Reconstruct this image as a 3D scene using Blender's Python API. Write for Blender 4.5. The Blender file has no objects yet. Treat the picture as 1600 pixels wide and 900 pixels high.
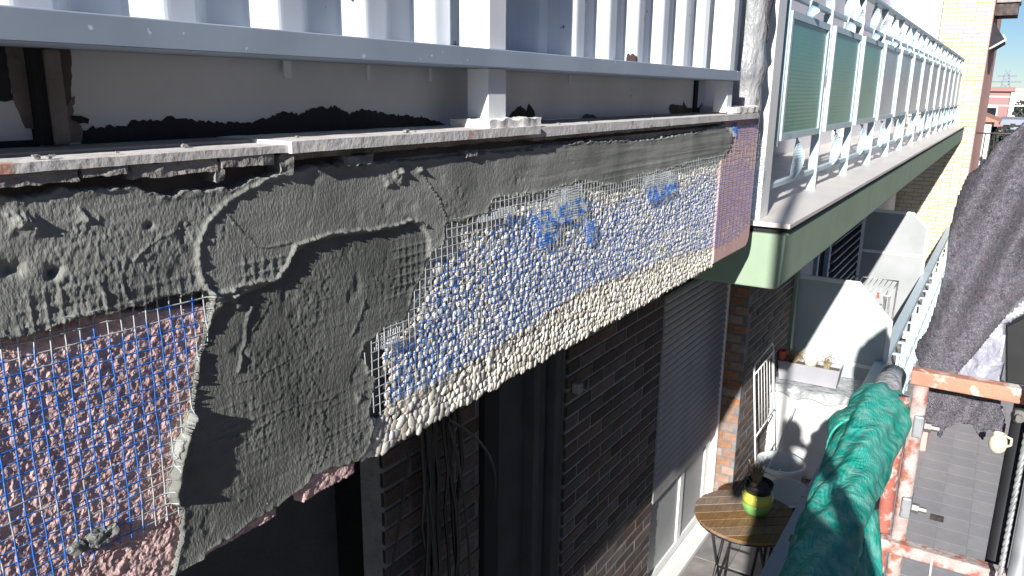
import bpy, bmesh, math, random
import numpy as np
from mathutils import Vector, Matrix, noise as mnoise

# ------------------------------------------------------------------ camera, light, exposure
SC = bpy.context.scene
F = 1213.0
_X = np.array([790, -300, F]); _X /= np.linalg.norm(_X)
_D = np.array([-60, 4750, F]); _D -= _D.dot(_X) * _X; _D /= np.linalg.norm(_D)
_Z = -_D
_L = np.cross(_Z, _X)
cam = bpy.data.cameras.new('camera'); cam_o = bpy.data.objects.new('camera', cam)
SC.collection.objects.link(cam_o); SC.camera = cam_o
cam.lens = 36 * F / 1600; cam.sensor_width = 36; cam.clip_start = 0.02; cam.clip_end = 2000
mw = Matrix.Identity(4)
for i, s in enumerate((_X, _L, _Z)):
    mw[i][0] = s[0]; mw[i][1] = -s[1]; mw[i][2] = -s[2]
cam_o.matrix_world = mw
SUN = Vector((5.6, 1.0, -2.5)).normalized()
sl = bpy.data.lights.new('sun', 'SUN'); so = bpy.data.objects.new('sun', sl); SC.collection.objects.link(so)
sl.energy = 5.0; sl.angle = math.radians(0.55); sl.color = (1.0, 0.965, 0.92)
so.rotation_euler = SUN.to_track_quat('-Z', 'Y').to_euler()
so.location = (-6, -1, 5)
W = bpy.data.worlds.new('World'); SC.world = W; W.use_nodes = True
nt = W.node_tree; bg = nt.nodes['Background']
sky = nt.nodes.new('ShaderNodeTexSky'); sky.sky_type = 'NISHITA'; sky.sun_disc = False
sky.sun_elevation = math.asin(-SUN.z); sky.sun_rotation = math.atan2(-SUN.x, -SUN.y)
sky.altitude = 1500; sky.air_density = 1.0; sky.dust_density = 0.0; sky.ozone_density = 5.0
nt.links.new(sky.outputs[0], bg.inputs[0]); bg.inputs[1].default_value = 0.05
SC.view_settings.view_transform = 'Standard'; SC.view_settings.look = 'None'
SC.view_settings.exposure = 0.85; SC.view_settings.gamma = 1
SC.render.engine = 'CYCLES'
SC.cycles.max_bounces = 6; SC.cycles.transparent_max_bounces = 8

R = random.Random(7)
COL = SC.collection
def M(u, v, axis, val):
    """point of the place seen at photo position (u, v) on the plane axis = val"""
    r = np.array([u - 800, v - 450, F]); w = np.array([r @ _X, r @ _L, r @ _Z])
    return tuple(w * (val / w[axis]))
def PJ(x, y, z):
    c = x * _X + y * _L + z * _Z
    return 800 + F * c[0] / c[2], 450 + F * c[1] / c[2], c[2]
def inview(p, m=40):
    u, v, d = PJ(*p)
    return d > 0 and -m < u < 1600 + m and -m < v < 900 + m

# ------------------------------------------------------------------ numpy noise
_rs = np.random.RandomState(3); _T = _rs.rand(256, 256)
def vn(x, y, seed=0):
    x = np.asarray(x, float) + seed * 17.31; y = np.asarray(y, float) + seed * 5.77
    xi = np.floor(x).astype(int); yi = np.floor(y).astype(int); fx = x - xi; fy = y - yi
    fx = fx * fx * (3 - 2 * fx); fy = fy * fy * (3 - 2 * fy)
    a = _T[xi & 255, yi & 255]; b = _T[(xi + 1) & 255, yi & 255]; c = _T[xi & 255, (yi + 1) & 255]; d = _T[(xi + 1) & 255, (yi + 1) & 255]
    return (a * (1 - fx) + b * fx) * (1 - fy) + (c * (1 - fx) + d * fx) * fy
def fbm(x, y, seed=0, o=4, g=.5):
    s = 0; a = 1; t = 0
    for i in range(o):
        s = s + a * vn(x * 2 ** i, y * 2 ** i, seed + i); t += a; a *= g
    return s / t
def inside(px, py, poly):
    r = np.zeros(px.shape, bool); n = len(poly)
    for i in range(n):
        x1, y1 = poly[i]; x2, y2 = poly[(i + 1) % n]
        if y1 == y2: continue
        c = ((y1 > py) != (y2 > py)) & (px < (x2 - x1) * (py - y1) / (y2 - y1) + x1)
        r ^= c
    return r
def segdist(px, py, pts, closed=False):
    d = np.full(px.shape, 1e9); n = len(pts)
    for i in range(n if closed else n - 1):
        ax, ay = pts[i]; bx, by = pts[(i + 1) % n]; vx, vy = bx - ax, by - ay
        t = np.clip(((px - ax) * vx + (py - ay) * vy) / max(vx * vx + vy * vy, 1e-12), 0, 1)
        d = np.minimum(d, np.hypot(px - ax - t * vx, py - ay - t * vy))
    return d
def sdist(px, py, poly):
    d = segdist(px, py, poly, True)
    return np.where(inside(px, py, poly), d, -d)

# ------------------------------------------------------------------ materials
MATS = {}
def mat(name, c1, c2=None, rough=.7, scale=8, metal=0, bump=0, bscale=60, chips=None, chipscale=12, chipcut=.62, chipsoft=.015, rand=0,
        stretch=(1, 1, 1), bdetail=6, detail=5, spec=.5, contrast=(.35, .65), trans=0, alpha=1, coord='Object', rand_island=False, bstretch=None, bdist=.01):
    m = bpy.data.materials.new(name); m.use_nodes = True; n = m.node_tree.nodes; l = m.node_tree.links
    b = n['Principled BSDF']; b.inputs['Roughness'].default_value = rough; b.inputs['Metallic'].default_value = metal
    b.inputs['Specular IOR Level'].default_value = spec
    tc = n.new('ShaderNodeTexCoord'); mp = n.new('ShaderNodeMapping'); l.new(tc.outputs[coord], mp.inputs[0]); mp.inputs['Scale'].default_value = stretch
    c2 = c2 or tuple(v * .8 for v in c1)
    nz = n.new('ShaderNodeTexNoise'); nz.inputs['Scale'].default_value = scale; nz.inputs['Detail'].default_value = detail; l.new(mp.outputs[0], nz.inputs[0])
    cr = n.new('ShaderNodeValToRGB'); l.new(nz.outputs[0], cr.inputs[0])
    cr.color_ramp.elements[0].position = contrast[0]; cr.color_ramp.elements[1].position = contrast[1]
    cr.color_ramp.elements[0].color = (*c2, 1); cr.color_ramp.elements[1].color = (*c1, 1)
    out = cr.outputs[0]
    if chips:
        n2 = n.new('ShaderNodeTexNoise'); n2.inputs['Scale'].default_value = chipscale; n2.inputs['Detail'].default_value = 8; l.new(mp.outputs[0], n2.inputs[0])
        c3 = n.new('ShaderNodeValToRGB'); l.new(n2.outputs[0], c3.inputs[0]); c3.color_ramp.elements[0].position = chipcut; c3.color_ramp.elements[1].position = chipcut + chipsoft
        mx = n.new('ShaderNodeMix'); mx.data_type = 'RGBA'; l.new(c3.outputs[0], mx.inputs[0]); l.new(out, mx.inputs[6]); mx.inputs[7].default_value = (*chips, 1)
        out = mx.outputs[2]
    if rand or rand_island:
        hsv = n.new('ShaderNodeHueSaturation'); l.new(out, hsv.inputs['Color'])
        if rand_island:
            gi = n.new('ShaderNodeNewGeometry'); src = gi.outputs['Random Per Island']; rand = rand or .4
        else:
            oi = n.new('ShaderNodeObjectInfo'); src = oi.outputs['Random']
        mr = n.new('ShaderNodeMapRange'); l.new(src, mr.inputs[0]); mr.inputs[3].default_value = 1 - rand; mr.inputs[4].default_value = 1 + rand * .5
        l.new(mr.outputs[0], hsv.inputs['Value'])
        mr2 = n.new('ShaderNodeMath'); mr2.operation = 'MULTIPLY'; l.new(src, mr2.inputs[0]); mr2.inputs[1].default_value = 7.31
        fr = n.new('ShaderNodeMath'); fr.operation = 'FRACT'; l.new(mr2.outputs[0], fr.inputs[0])
        ms = n.new('ShaderNodeMapRange'); l.new(fr.outputs[0], ms.inputs[0]); ms.inputs[3].default_value = .5; ms.inputs[4].default_value = 1.4
        l.new(ms.outputs[0], hsv.inputs['Saturation'])
        out = hsv.outputs[0]
    l.new(out, b.inputs['Base Color'])
    if bump:
        mb = n.new('ShaderNodeMapping'); l.new(tc.outputs[coord], mb.inputs[0]); mb.inputs['Scale'].default_value = bstretch or stretch
        nb = n.new('ShaderNodeTexNoise'); nb.inputs['Scale'].default_value = bscale; nb.inputs['Detail'].default_value = bdetail; l.new(mb.outputs[0], nb.inputs[0])
        bp = n.new('ShaderNodeBump'); bp.inputs['Strength'].default_value = bump; bp.inputs['Distance'].default_value = bdist
        l.new(nb.outputs[0], bp.inputs['Height']); l.new(bp.outputs[0], b.inputs['Normal'])
    if trans: b.inputs['Transmission Weight'].default_value = trans
    if alpha < 1: b.inputs['Alpha'].default_value = alpha
    MATS[name] = m
    return m

mat('plaster', (.31, .315, .29), (.20, .205, .19), .95, 9, bump=.8, bscale=360, bstretch=(1, 1, .55), bdist=.0016, bdetail=5, spec=.15, detail=8)
mat('plaster_dry', (.30, .30, .28), (.20, .20, .19), .95, 40, bump=.6, bscale=180, bdist=.003, spec=.2)
mat('pink', (.70, .50, .47), (.56, .38, .36), .95, 26, bump=.6, bscale=260, bdist=.004, spec=.2)
mat('pink_smooth', (.74, .48, .44), (.68, .42, .38), .85, 9, bump=.25, bscale=160, bdist=.002, chips=(.62, .60, .58), chipscale=30, chipcut=.66)
mat('mortar_cream', (.50, .45, .36), (.36, .32, .26), .95, 30, bump=.7, bscale=150, bdist=.004)
mat('pebble', (.84, .79, .69), (.70, .65, .56), .6, 45, rand=.42, bump=.25, bscale=140, bdist=.002)
mat('pebble_mass', (.84, .79, .69), (.70, .65, .56), .6, 45, rand=.42, bump=.25, bscale=140, bdist=.002, rand_island=True)
mat('ledge', (.70, .68, .66), (.56, .53, .50), .8, 18, bump=.5, bscale=120, bdist=.0025, chips=(.50, .28, .22), chipscale=14, chipcut=.64)
mat('ledge_under', (.40, .37, .34), (.26, .24, .22), .95, 20, bump=.9, bscale=110, bdist=.006)
mat('white_paint', (.80, .82, .84), (.72, .75, .78), .45, 6, chips=(.07, .045, .045), chipscale=16, chipcut=.69, bump=.05, bscale=8)
mat('rail_paint', (.36, .42, .51), (.30, .355, .44), .5, 7, chips=(.62, .66, .70), chipscale=85, chipcut=.69, bump=.04, bscale=80, bdist=.002)
mat('kick_paint', (.70, .72, .74), (.58, .60, .62), .6, 5, chips=(.05, .04, .045), chipscale=9, chipcut=.72, bump=.15, bscale=20)
mat('bare_black', (.022, .022, .032), (.012, .012, .018), .8, 12, bump=.4, bscale=60)
mat('stain_brown', (.11, .085, .075), (.05, .04, .04), .9, 14, bump=.5, bscale=50)
mat('bare_tan', (.24, .21, .19), (.15, .13, .12), .9, 22, bump=.6, bscale=70)
mat('green_render', (.27, .35, .25), (.235, .31, .22), .85, 5, bump=.3, bscale=180, bdist=.003)
mat('marble', (.70, .66, .62), (.62, .58, .54), .45, 4, bump=.05)
mat('black_gap', (.012, .012, .014), (.008, .008, .01), .9, 5)
mat('concrete', (.30, .29, .27), (.22, .21, .20), .95, 6, bump=.4, bscale=50)
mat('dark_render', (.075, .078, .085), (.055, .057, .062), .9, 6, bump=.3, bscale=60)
mat('rail_white', (.47, .57, .63), (.42, .52, .58), .4, 8, chips=(.30, .22, .18), chipscale=30, chipcut=.76)
mat('rail_rust', (.66, .66, .62), (.58, .60, .58), .55, 9, chips=(.35, .20, .10), chipscale=9, chipcut=.60, bump=.2, bscale=60)
mat('glass_green', (.085, .27, .21), (.06, .21, .18), .3, 3, spec=.3, bump=.0)
mat('glass_grey', (.34, .37, .44), (.24, .27, .33), .3, 3, spec=.35)  # lavender-grey of the reflections is put into the pane colour
mat('glass_dark', (.02, .025, .03), (.015, .018, .02), .1, 3)
mat('frosted', (.50, .56, .56), (.45, .50, .50), .5, 3, bump=.15, bscale=150, bdist=.002)
mat('frosted_grey', (.34, .35, .36), (.28, .30, .30), .5, 3, bump=.15, bscale=150, bdist=.002)
mat('wall_white', (.74, .74, .78), (.68, .68, .73), .85, 2, bump=.2, bscale=80)
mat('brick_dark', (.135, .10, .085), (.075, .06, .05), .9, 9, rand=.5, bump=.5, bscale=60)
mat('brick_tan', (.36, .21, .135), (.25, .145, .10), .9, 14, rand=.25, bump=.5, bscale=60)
mat('brick_yellow', (.62, .55, .43), (.52, .45, .34), .9, 10, rand=.10, bump=.4, bscale=60)
mat('brick_yellow_mass', (.62, .55, .43), (.52, .45, .34), .9, 10, rand=.10, rand_island=True)
mat('brick_pink', (.62, .36, .31), (.55, .30, .26), .9, 10)
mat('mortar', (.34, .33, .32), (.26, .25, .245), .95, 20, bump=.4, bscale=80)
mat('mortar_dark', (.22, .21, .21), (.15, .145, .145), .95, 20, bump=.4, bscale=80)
mat('mortar_yellow', (.42, .34, .24), (.30, .25, .18), .95, 20)
mat('shutter_grey', (.40, .38, .365), (.34, .325, .315), .55, 5)
mat('louvre_blue', (.42, .50, .62), (.36, .44, .56), .5, 5)
mat('pvc_white', (.80, .80, .78), (.74, .74, .72), .4, 4, bump=.05)
mat('bucket_white', (.66, .70, .72), (.60, .64, .66), .4, 4)
mat('tile', (.30, .28, .27), (.20, .19, .18), .6, 9, rand=.15, bump=.2, bscale=40)
mat('wood', (.30, .19, .10), (.19, .115, .06), .6, 12, stretch=(1, 8, 8), rand=.2, bump=.3, bscale=30)
mat('iron_black', (.02, .02, .022), (.012, .012, .014), .5, 8)
mat('black_plastic', (.02, .02, .022), (.014, .014, .016), .45, 8)
mat('glaze_yellow', (.62, .62, .10), (.52, .55, .10), .2, 6)
mat('glaze_green', (.22, .45, .13), (.16, .38, .12), .2, 6)
mat('dry_plant', (.42, .33, .18), (.24, .18, .11), .9, 20)
mat('soil', (.16, .13, .11), (.09, .07, .06), 1, 30, bump=1, bscale=50)
mat('planter_grey', (.34, .34, .37), (.31, .31, .34), .5, 6)
mat('terracotta', (.60, .13, .07), (.50, .10, .06), .6, 10)
mat('cream', (.75, .68, .52), (.66, .60, .45), .5, 6)
mat('plastic_sheet', (.50, .52, .53), (.36, .38, .39), .25, 14, bump=.9, bscale=22, bdist=.03, alpha=.85)
mat('wrap_grey', (.33, .335, .345), (.22, .225, .235), .3, 14, bump=1, bscale=30, bdist=.02, stretch=(1, 1, .5))
mat('clear_sheet', (.50, .50, .58), (.36, .36, .44), .2, 14, bump=.9, bscale=20, bdist=.03, alpha=.8)
mat('scaffold_red', (.36, .11, .08), (.26, .08, .06), .75, 14, chips=(.50, .42, .40), chipscale=30, chipcut=.50, chipsoft=.10, bump=.3, bscale=60)
mat('scaffold_white', (.46, .40, .38), (.34, .27, .25), .8, 22, chips=(.32, .12, .08), chipscale=26, chipcut=.50, chipsoft=.10, bump=.5, bscale=60)
mat('scaffold_orange', (.50, .23, .15), (.38, .17, .12), .75, 10, chips=(.66, .60, .52), chipscale=22, chipcut=.50, chipsoft=.12, bump=.3, bscale=60)
mat('scaffold_grey', (.36, .37, .39), (.24, .25, .27), .5, 10, metal=.4, chips=(.30, .16, .10), chipscale=12, chipcut=.66)
mat('steel', (.26, .25, .24), (.16, .15, .145), .5, 30, metal=.5)
mat('cable_steel', (.55, .56, .58), (.40, .41, .43), .4, 30, metal=.6)
mat('board', (.30, .25, .20), (.20, .165, .13), .85, 10, stretch=(1, 10, 1))
mat('paving', (.30, .30, .31), (.25, .25, .26), .9, 3, rand=.08, bump=.3, bscale=40)
mat('paving_joint', (.29, .29, .30), (.26, .26, .27), .95, 3)
mat('asphalt', (.06, .06, .062), (.045, .045, .047), .9, 3)
mat('house_white', (.75, .72, .68), (.65, .62, .58), .9, .4)
mat('house_red', (.36, .20, .19), (.31, .17, .16), .9, .4)
mat('roof_tile', (.45, .22, .15), (.35, .17, .12), .9, 1.5)
mat('house_grey', (.30, .33, .40), (.25, .27, .33), .9, .4)
mat('tree_dark', (.05, .06, .045), (.03, .035, .03), .95, .5)
mat('bark', (.12, .09, .06), (.08, .06, .04), .95, 2)
mat('grass', (.10, .14, .05), (.07, .10, .04), 1, .5)
mat('car_white', (.75, .75, .76), (.70, .70, .71), .25, 2)
mat('car_blue', (.08, .13, .32), (.07, .11, .28), .25, 2)
mat('car_red', (.45, .05, .04), (.4, .045, .04), .25, 2)
mat('tyre', (.02, .02, .02), (.015, .015, .015), .8, 8)
mat('yellow', (.75, .52, .03), (.68, .47, .03), .5, 4)
mat('pylon_grey', (.30, .33, .38), (.26, .29, .34), .6, 2)
mat('skin', (.50, .30, .22), (.44, .26, .19), .55, 12)
mat('jacket', (.05, .06, .09), (.035, .045, .07), .9, 14, bump=.4, bscale=30)
mat('trousers', (.20, .20, .22), (.15, .15, .17), .9, 14)
mat('helmet', (.70, .70, .68), (.66, .66, .64), .35, 6)
mat('tap_metal', (.5, .5, .5), (.4, .4, .4), .3, 6, metal=.9)

def add_wet():
    m = MATS['plaster']; n = m.node_tree.nodes; l = m.node_tree.links; b = n['Principled BSDF']; src = b.inputs['Base Color'].links[0].from_socket
    at = n.new('ShaderNodeAttribute'); at.attribute_name = 'wet'; mx = n.new('ShaderNodeMix'); mx.data_type = 'RGBA'; mx.blend_type = 'MULTIPLY'
    l.new(at.outputs['Fac'], mx.inputs[0]); l.new(src, mx.inputs[6]); mx.inputs[7].default_value = (.60, .61, .60, 1); l.new(mx.outputs[2], b.inputs['Base Color'])
add_wet()
def felt_mat():
    m = bpy.data.materials.new('felt'); m.use_nodes = True; n = m.node_tree.nodes; l = m.node_tree.links; b = n['Principled BSDF']
    b.inputs['Roughness'].default_value = 1; b.inputs['Specular IOR Level'].default_value = .1
    tc = n.new('ShaderNodeTexCoord')
    def ns(scale, det=6, rough=.6, dist=0):
        z = n.new('ShaderNodeTexNoise'); z.inputs['Scale'].default_value = scale; z.inputs['Detail'].default_value = det; z.inputs['Roughness'].default_value = rough; z.inputs['Distortion'].default_value = dist
        l.new(tc.outputs['Object'], z.inputs[0]); return z
    def ramp(src, stops):
        r = n.new('ShaderNodeValToRGB'); l.new(src, r.inputs[0]); e = r.color_ramp.elements
        for i, (p, c) in enumerate(stops):
            el = e[i] if i < 2 else e.new(p)
            el.position = p; el.color = (*c, 1) if len(c) == 3 else c
        return r
    base = ramp(ns(75, 12, .85).outputs[0], [(.38, (.018, .016, .024)), (.62, (.14, .128, .152))])
    def mix(a, fac, col):
        x = n.new('ShaderNodeMix'); x.data_type = 'RGBA'; l.new(fac, x.inputs[0]); l.new(a, x.inputs[6]); x.inputs[7].default_value = (*col, 1); return x.outputs[2]
    w = (1, 1, 1); k = (0, 0, 0)
    out = mix(base.outputs[0], ramp(ns(70, 4, .5, 2).outputs[0], [(.67, k), (.72, w)]).outputs[0], (.24, .06, .13))
    out = mix(out, ramp(ns(190, 6, .7, 5).outputs[0], [(.565, k), (.61, w)]).outputs[0], (.58, .56, .62))
    out = mix(out, ramp(ns(240, 3, .5, 4).outputs[0], [(.71, k), (.73, w)]).outputs[0], (.12, .16, .36))
    l.new(out, b.inputs['Base Color'])
    bp = n.new('ShaderNodeBump'); bp.inputs['Strength'].default_value = .7; bp.inputs['Distance'].default_value = .006
    l.new(ns(130, 8, .8, 1).outputs[0], bp.inputs['Height']); l.new(bp.outputs[0], b.inputs['Normal'])
    MATS['felt'] = m
felt_mat()
def net_mat(name, cols, fine=1500, green=False):
    m = bpy.data.materials.new(name); m.use_nodes = True; n = m.node_tree.nodes; l = m.node_tree.links; b = n['Principled BSDF']
    b.inputs['Roughness'].default_value = .5
    tc = n.new('ShaderNodeTexCoord'); nz = n.new('ShaderNodeTexNoise'); nz.inputs['Scale'].default_value = 55; nz.inputs['Detail'].default_value = 5; l.new(tc.outputs['Object'], nz.inputs[0])
    at = n.new('ShaderNodeAttribute'); at.attribute_name = 'cake'
    ad = n.new('ShaderNodeMath'); ad.operation = 'ADD'; l.new(nz.outputs[0], ad.inputs[0]); l.new(at.outputs['Fac'], ad.inputs[1])
    r = n.new('ShaderNodeValToRGB'); l.new(ad.outputs[0], r.inputs[0]); r.color_ramp.elements[0].position = .58; r.color_ramp.elements[1].position = .68
    r.color_ramp.elements[0].color = (*cols[0], 1); r.color_ramp.elements[1].color = (*cols[1], 1)
    l.new(r.outputs[0], b.inputs['Base Color']); MATS[name] = m
net_mat('blue_net', ((.018, .155, .56), (.42, .45, .46)))
def green_net():
    m = bpy.data.materials.new('green_net'); m.use_nodes = True; n = m.node_tree.nodes; l = m.node_tree.links; b = n['Principled BSDF']
    b.inputs['Roughness'].default_value = .55; b.inputs['Specular IOR Level'].default_value = .35
    tc = n.new('ShaderNodeTexCoord')
    mp = n.new('ShaderNodeMapping'); mp.inputs['Rotation'].default_value = (.3, .2, .5); l.new(tc.outputs['Object'], mp.inputs[0])
    w1 = n.new('ShaderNodeTexWave'); w1.inputs['Scale'].default_value = 85; w1.inputs['Distortion'].default_value = 3; w1.inputs['Detail Scale'].default_value = .4; l.new(mp.outputs[0], w1.inputs[0])
    w2 = n.new('ShaderNodeTexWave'); w2.inputs['Scale'].default_value = 85; w2.bands_direction = 'Z'; w2.inputs['Distortion'].default_value = 3; w2.inputs['Detail Scale'].default_value = .4; l.new(mp.outputs[0], w2.inputs[0])
    mm = n.new('ShaderNodeMath'); mm.operation = 'MULTIPLY'; l.new(w1.outputs['Fac'], mm.inputs[0]); l.new(w2.outputs['Fac'], mm.inputs[1])
    nz = n.new('ShaderNodeTexNoise'); nz.inputs['Scale'].default_value = 9; nz.inputs['Detail'].default_value = 9; l.new(tc.outputs['Object'], nz.inputs[0])
    r = n.new('ShaderNodeValToRGB'); l.new(nz.outputs[0], r.inputs[0]); r.color_ramp.elements[0].position = .35; r.color_ramp.elements[1].position = .72
    r.color_ramp.elements[0].color = (.0, .29, .22, 1); r.color_ramp.elements[1].color = (.07, .50, .41, 1)
    mx = n.new('ShaderNodeMix'); mx.data_type = 'RGBA'; l.new(mm.outputs[0], mx.inputs[0]); l.new(r.outputs[0], mx.inputs[6]); mx.inputs[7].default_value = (.0, .12, .10, 1)
    n3 = n.new('ShaderNodeTexNoise'); n3.inputs['Scale'].default_value = 30; n3.inputs['Detail'].default_value = 10; l.new(tc.outputs['Object'], n3.inputs[0])
    r3 = n.new('ShaderNodeValToRGB'); l.new(n3.outputs[0], r3.inputs[0]); r3.color_ramp.elements[0].position = .45; r3.color_ramp.elements[1].position = .95
    m3 = n.new('ShaderNodeMix'); m3.data_type = 'RGBA'; l.new(r3.outputs[0], m3.inputs[0]); l.new(mx.outputs[2], m3.inputs[6]); m3.inputs[7].default_value = (.30, .50, .45, 1)
    l.new(m3.outputs[2], b.inputs['Base Color'])
    bp = n.new('ShaderNodeBump'); bp.inputs['Strength'].default_value = .4; bp.inputs['Distance'].default_value = .003; l.new(mm.outputs[0], bp.inputs['Height'])
    n4 = n.new('ShaderNodeTexNoise'); n4.inputs['Scale'].default_value = 16; n4.inputs['Detail'].default_value = 7; n4.inputs['Distortion'].default_value = 1.6; l.new(tc.outputs['Object'], n4.inputs[0])
    b4 = n.new('ShaderNodeBump'); b4.inputs['Strength'].default_value = .55; b4.inputs['Distance'].default_value = .022; l.new(n4.outputs[0], b4.inputs['Height']); l.new(bp.outputs[0], b4.inputs['Normal']); l.new(b4.outputs[0], b.inputs['Normal'])
    MATS['green_net'] = m
green_net()

# ------------------------------------------------------------------ object helpers
def tag(o, label=None, cat=None, group=None, kind=None):
    if label: o['label'] = label
    if cat: o['category'] = cat
    if group: o['group'] = group
    if kind: o['kind'] = kind
    return o
def thing(name, label, cat, loc=(0, 0, 0), group=None):
    o = bpy.data.objects.new(name, None); COL.objects.link(o); o.location = loc; o.empty_display_size = .1
    return tag(o, label, cat, group)
def attach(o, parent):
    if parent is not None:
        p = parent; loc = Vector((0, 0, 0))
        while p is not None:
            if p.type == 'EMPTY': loc += Vector(p.location)
            p = p.parent
        o.parent = parent
        if parent.type == 'EMPTY': o.matrix_parent_inverse = Matrix.Translation(-loc)
class MB:
    def __init__(s): s.v = []; s.f = []
    def add(s, vs, fs):
        b = len(s.v); s.v += [tuple(p) for p in vs]; s.f += [tuple(i + b for i in f) for f in fs]; return s
    def box(s, x0, x1, y0, y1, z0, z1):
        v = [(x0, y0, z0), (x1, y0, z0), (x1, y1, z0), (x0, y1, z0), (x0, y0, z1), (x1, y0, z1), (x1, y1, z1), (x0, y1, z1)]
        return s.add(v, [(0, 3, 2, 1), (4, 5, 6, 7), (0, 1, 5, 4), (1, 2, 6, 5), (2, 3, 7, 6), (3, 0, 4, 7)])
    def prism(s, poly, axis, a, b):
        """polygon in the plane of the two other axes, extruded along axis"""
        n = len(poly); vs = []
        for t in (a, b):
            for p in poly:
                q = list(p); q.insert(axis, t); vs.append(q)
        fs = [tuple(range(n)), tuple(range(2 * n - 1, n - 1, -1))] + [(i, i + n, (i + 1) % n + n, (i + 1) % n) for i in range(n)]
        return s.add(vs, fs)
    def tube(s, pts, r, n=8, cap=True):
        pts = [Vector(p) for p in pts]; rs = r if isinstance(r, (list, tuple)) else [r] * len(pts)
        rings = []; up = None
        for i, p in enumerate(pts):
            d = (pts[min(i + 1, len(pts) - 1)] - pts[max(i - 1, 0)]).normalized()
            if up is None: up = d.cross(Vector((0, 0, 1)) if abs(d.z) < .9 else Vector((1, 0, 0))).normalized()
            a = (up - d * up.dot(d)).normalized(); b = d.cross(a); up = a
            rings.append([p + (a * math.cos(2 * math.pi * k / n) + b * math.sin(2 * math.pi * k / n)) * rs[i] for k in range(n)])
        vs = [q for ring in rings for q in ring]; fs = []
        for i in range(len(pts) - 1):
            for k in range(n): fs.append((i * n + k, i * n + (k + 1) % n, (i + 1) * n + (k + 1) % n, (i + 1) * n + k))
        if cap: fs += [tuple(range(n - 1, -1, -1)), tuple(range((len(pts) - 1) * n, len(pts) * n))]
        return s.add(vs, fs)
    def lathe(s, prof, c, n=24, cap=True):
        vs = []; fs = []
        for r, z in prof:
            for k in range(n): vs.append((c[0] + r * math.cos(2 * math.pi * k / n), c[1] + r * math.sin(2 * math.pi * k / n), c[2] + z))
        for i in range(len(prof) - 1):
            for k in range(n): fs.append((i * n + k, i * n + (k + 1) % n, (i + 1) * n + (k + 1) % n, (i + 1) * n + k))
        if cap: fs += [tuple(range(n - 1, -1, -1)), tuple(range((len(prof) - 1) * n, len(prof) * n))]
        return s.add(vs, fs)
    def twist(s, p0, p1, w, t, a0, a1, n=14, bulge=0, face=None):
        """flat bar from p0 to p1 turned from angle a0 to a1 about its length"""
        p0 = Vector(p0); p1 = Vector(p1); d = (p1 - p0).normalized()
        a = Vector((1, 0, 0)); a = (a - d * a.dot(d)).normalized(); b = d.cross(a); vs = []; fs = []
        for i in range(n + 1):
            k = i / n; ang = a0 + (a1 - a0) * k; c = p0.lerp(p1, k) + Vector((0, -1, 0)) * bulge * math.sin(math.pi * k)
            u = a * math.cos(ang) + b * math.sin(ang); v = d.cross(u)
            for su, sv in ((-1, -1), (1, -1), (1, 1), (-1, 1)): vs.append(c + u * su * w / 2 + v * sv * t / 2)
        for i in range(n):
            for k in range(4): fs.append((i * 4 + k, i * 4 + (k + 1) % 4, (i + 1) * 4 + (k + 1) % 4, (i + 1) * 4 + k))
        fs += [(3, 2, 1, 0), (n * 4, n * 4 + 1, n * 4 + 2, n * 4 + 3)]
        return s.add(vs, fs)
    def build(s, name, m, parent=None, smooth=False, bevel=0):
        me = bpy.data.meshes.new(name); me.from_pydata(s.v, [], s.f); me.update()
        bm = bmesh.new(); bm.from_mesh(me); bmesh.ops.recalc_face_normals(bm, faces=bm.faces); bm.to_mesh(me); bm.free()
        me.materials.append(MATS[m])
        if smooth:
            for p in me.polygons: p.use_smooth = True
        o = bpy.data.objects.new(name, me); COL.objects.link(o); attach(o, parent)
        if bevel:
            b = o.modifiers.new('bevel', 'BEVEL'); b.width = bevel; b.segments = 2; b.limit_method = 'ANGLE'; b.angle_limit = math.radians(40)
        return o
def dupe(o, parent, loc=None, name=None):
    c = o.copy(); COL.objects.link(c); mi = o.matrix_parent_inverse.copy(); c.parent = parent; c.matrix_parent_inverse = mi
    if loc is not None: c.location = loc
    return c
def copy_thing(root, loc, label=None):
    r = root.copy(); COL.objects.link(r); r.location = loc
    if label: r['label'] = label
    for ch in list(root.children):
        c = ch.copy(); COL.objects.link(c); c.parent = r
        for g in ch.children:
            d = g.copy(); COL.objects.link(d); d.parent = c
    return r
def npmesh(name, V, Fq, m, parent=None, smooth=True, attrs=None):
    me = bpy.data.meshes.new(name); V = np.asarray(V, np.float32); Fq = np.asarray(Fq, np.int32); k = Fq.shape[1]
    me.vertices.add(len(V)); me.vertices.foreach_set('co', V.ravel())
    me.loops.add(Fq.size); me.loops.foreach_set('vertex_index', Fq.ravel())
    me.polygons.add(len(Fq)); me.polygons.foreach_set('loop_start', np.arange(0, Fq.size, k, dtype=np.int32))
    me.polygons.foreach_set('loop_total', np.full(len(Fq), k, np.int32))
    me.update(calc_edges=True)
    me.polygons.foreach_set('use_smooth', np.full(len(Fq), smooth))
    for an, av in (attrs or {}).items():
        a = me.attributes.new(an, 'FLOAT', 'POINT'); a.data.foreach_set('value', np.asarray(av, np.float32))
    me.materials.append(MATS[m]); o = bpy.data.objects.new(name, me); COL.objects.link(o); attach(o, parent)
    return o
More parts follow.
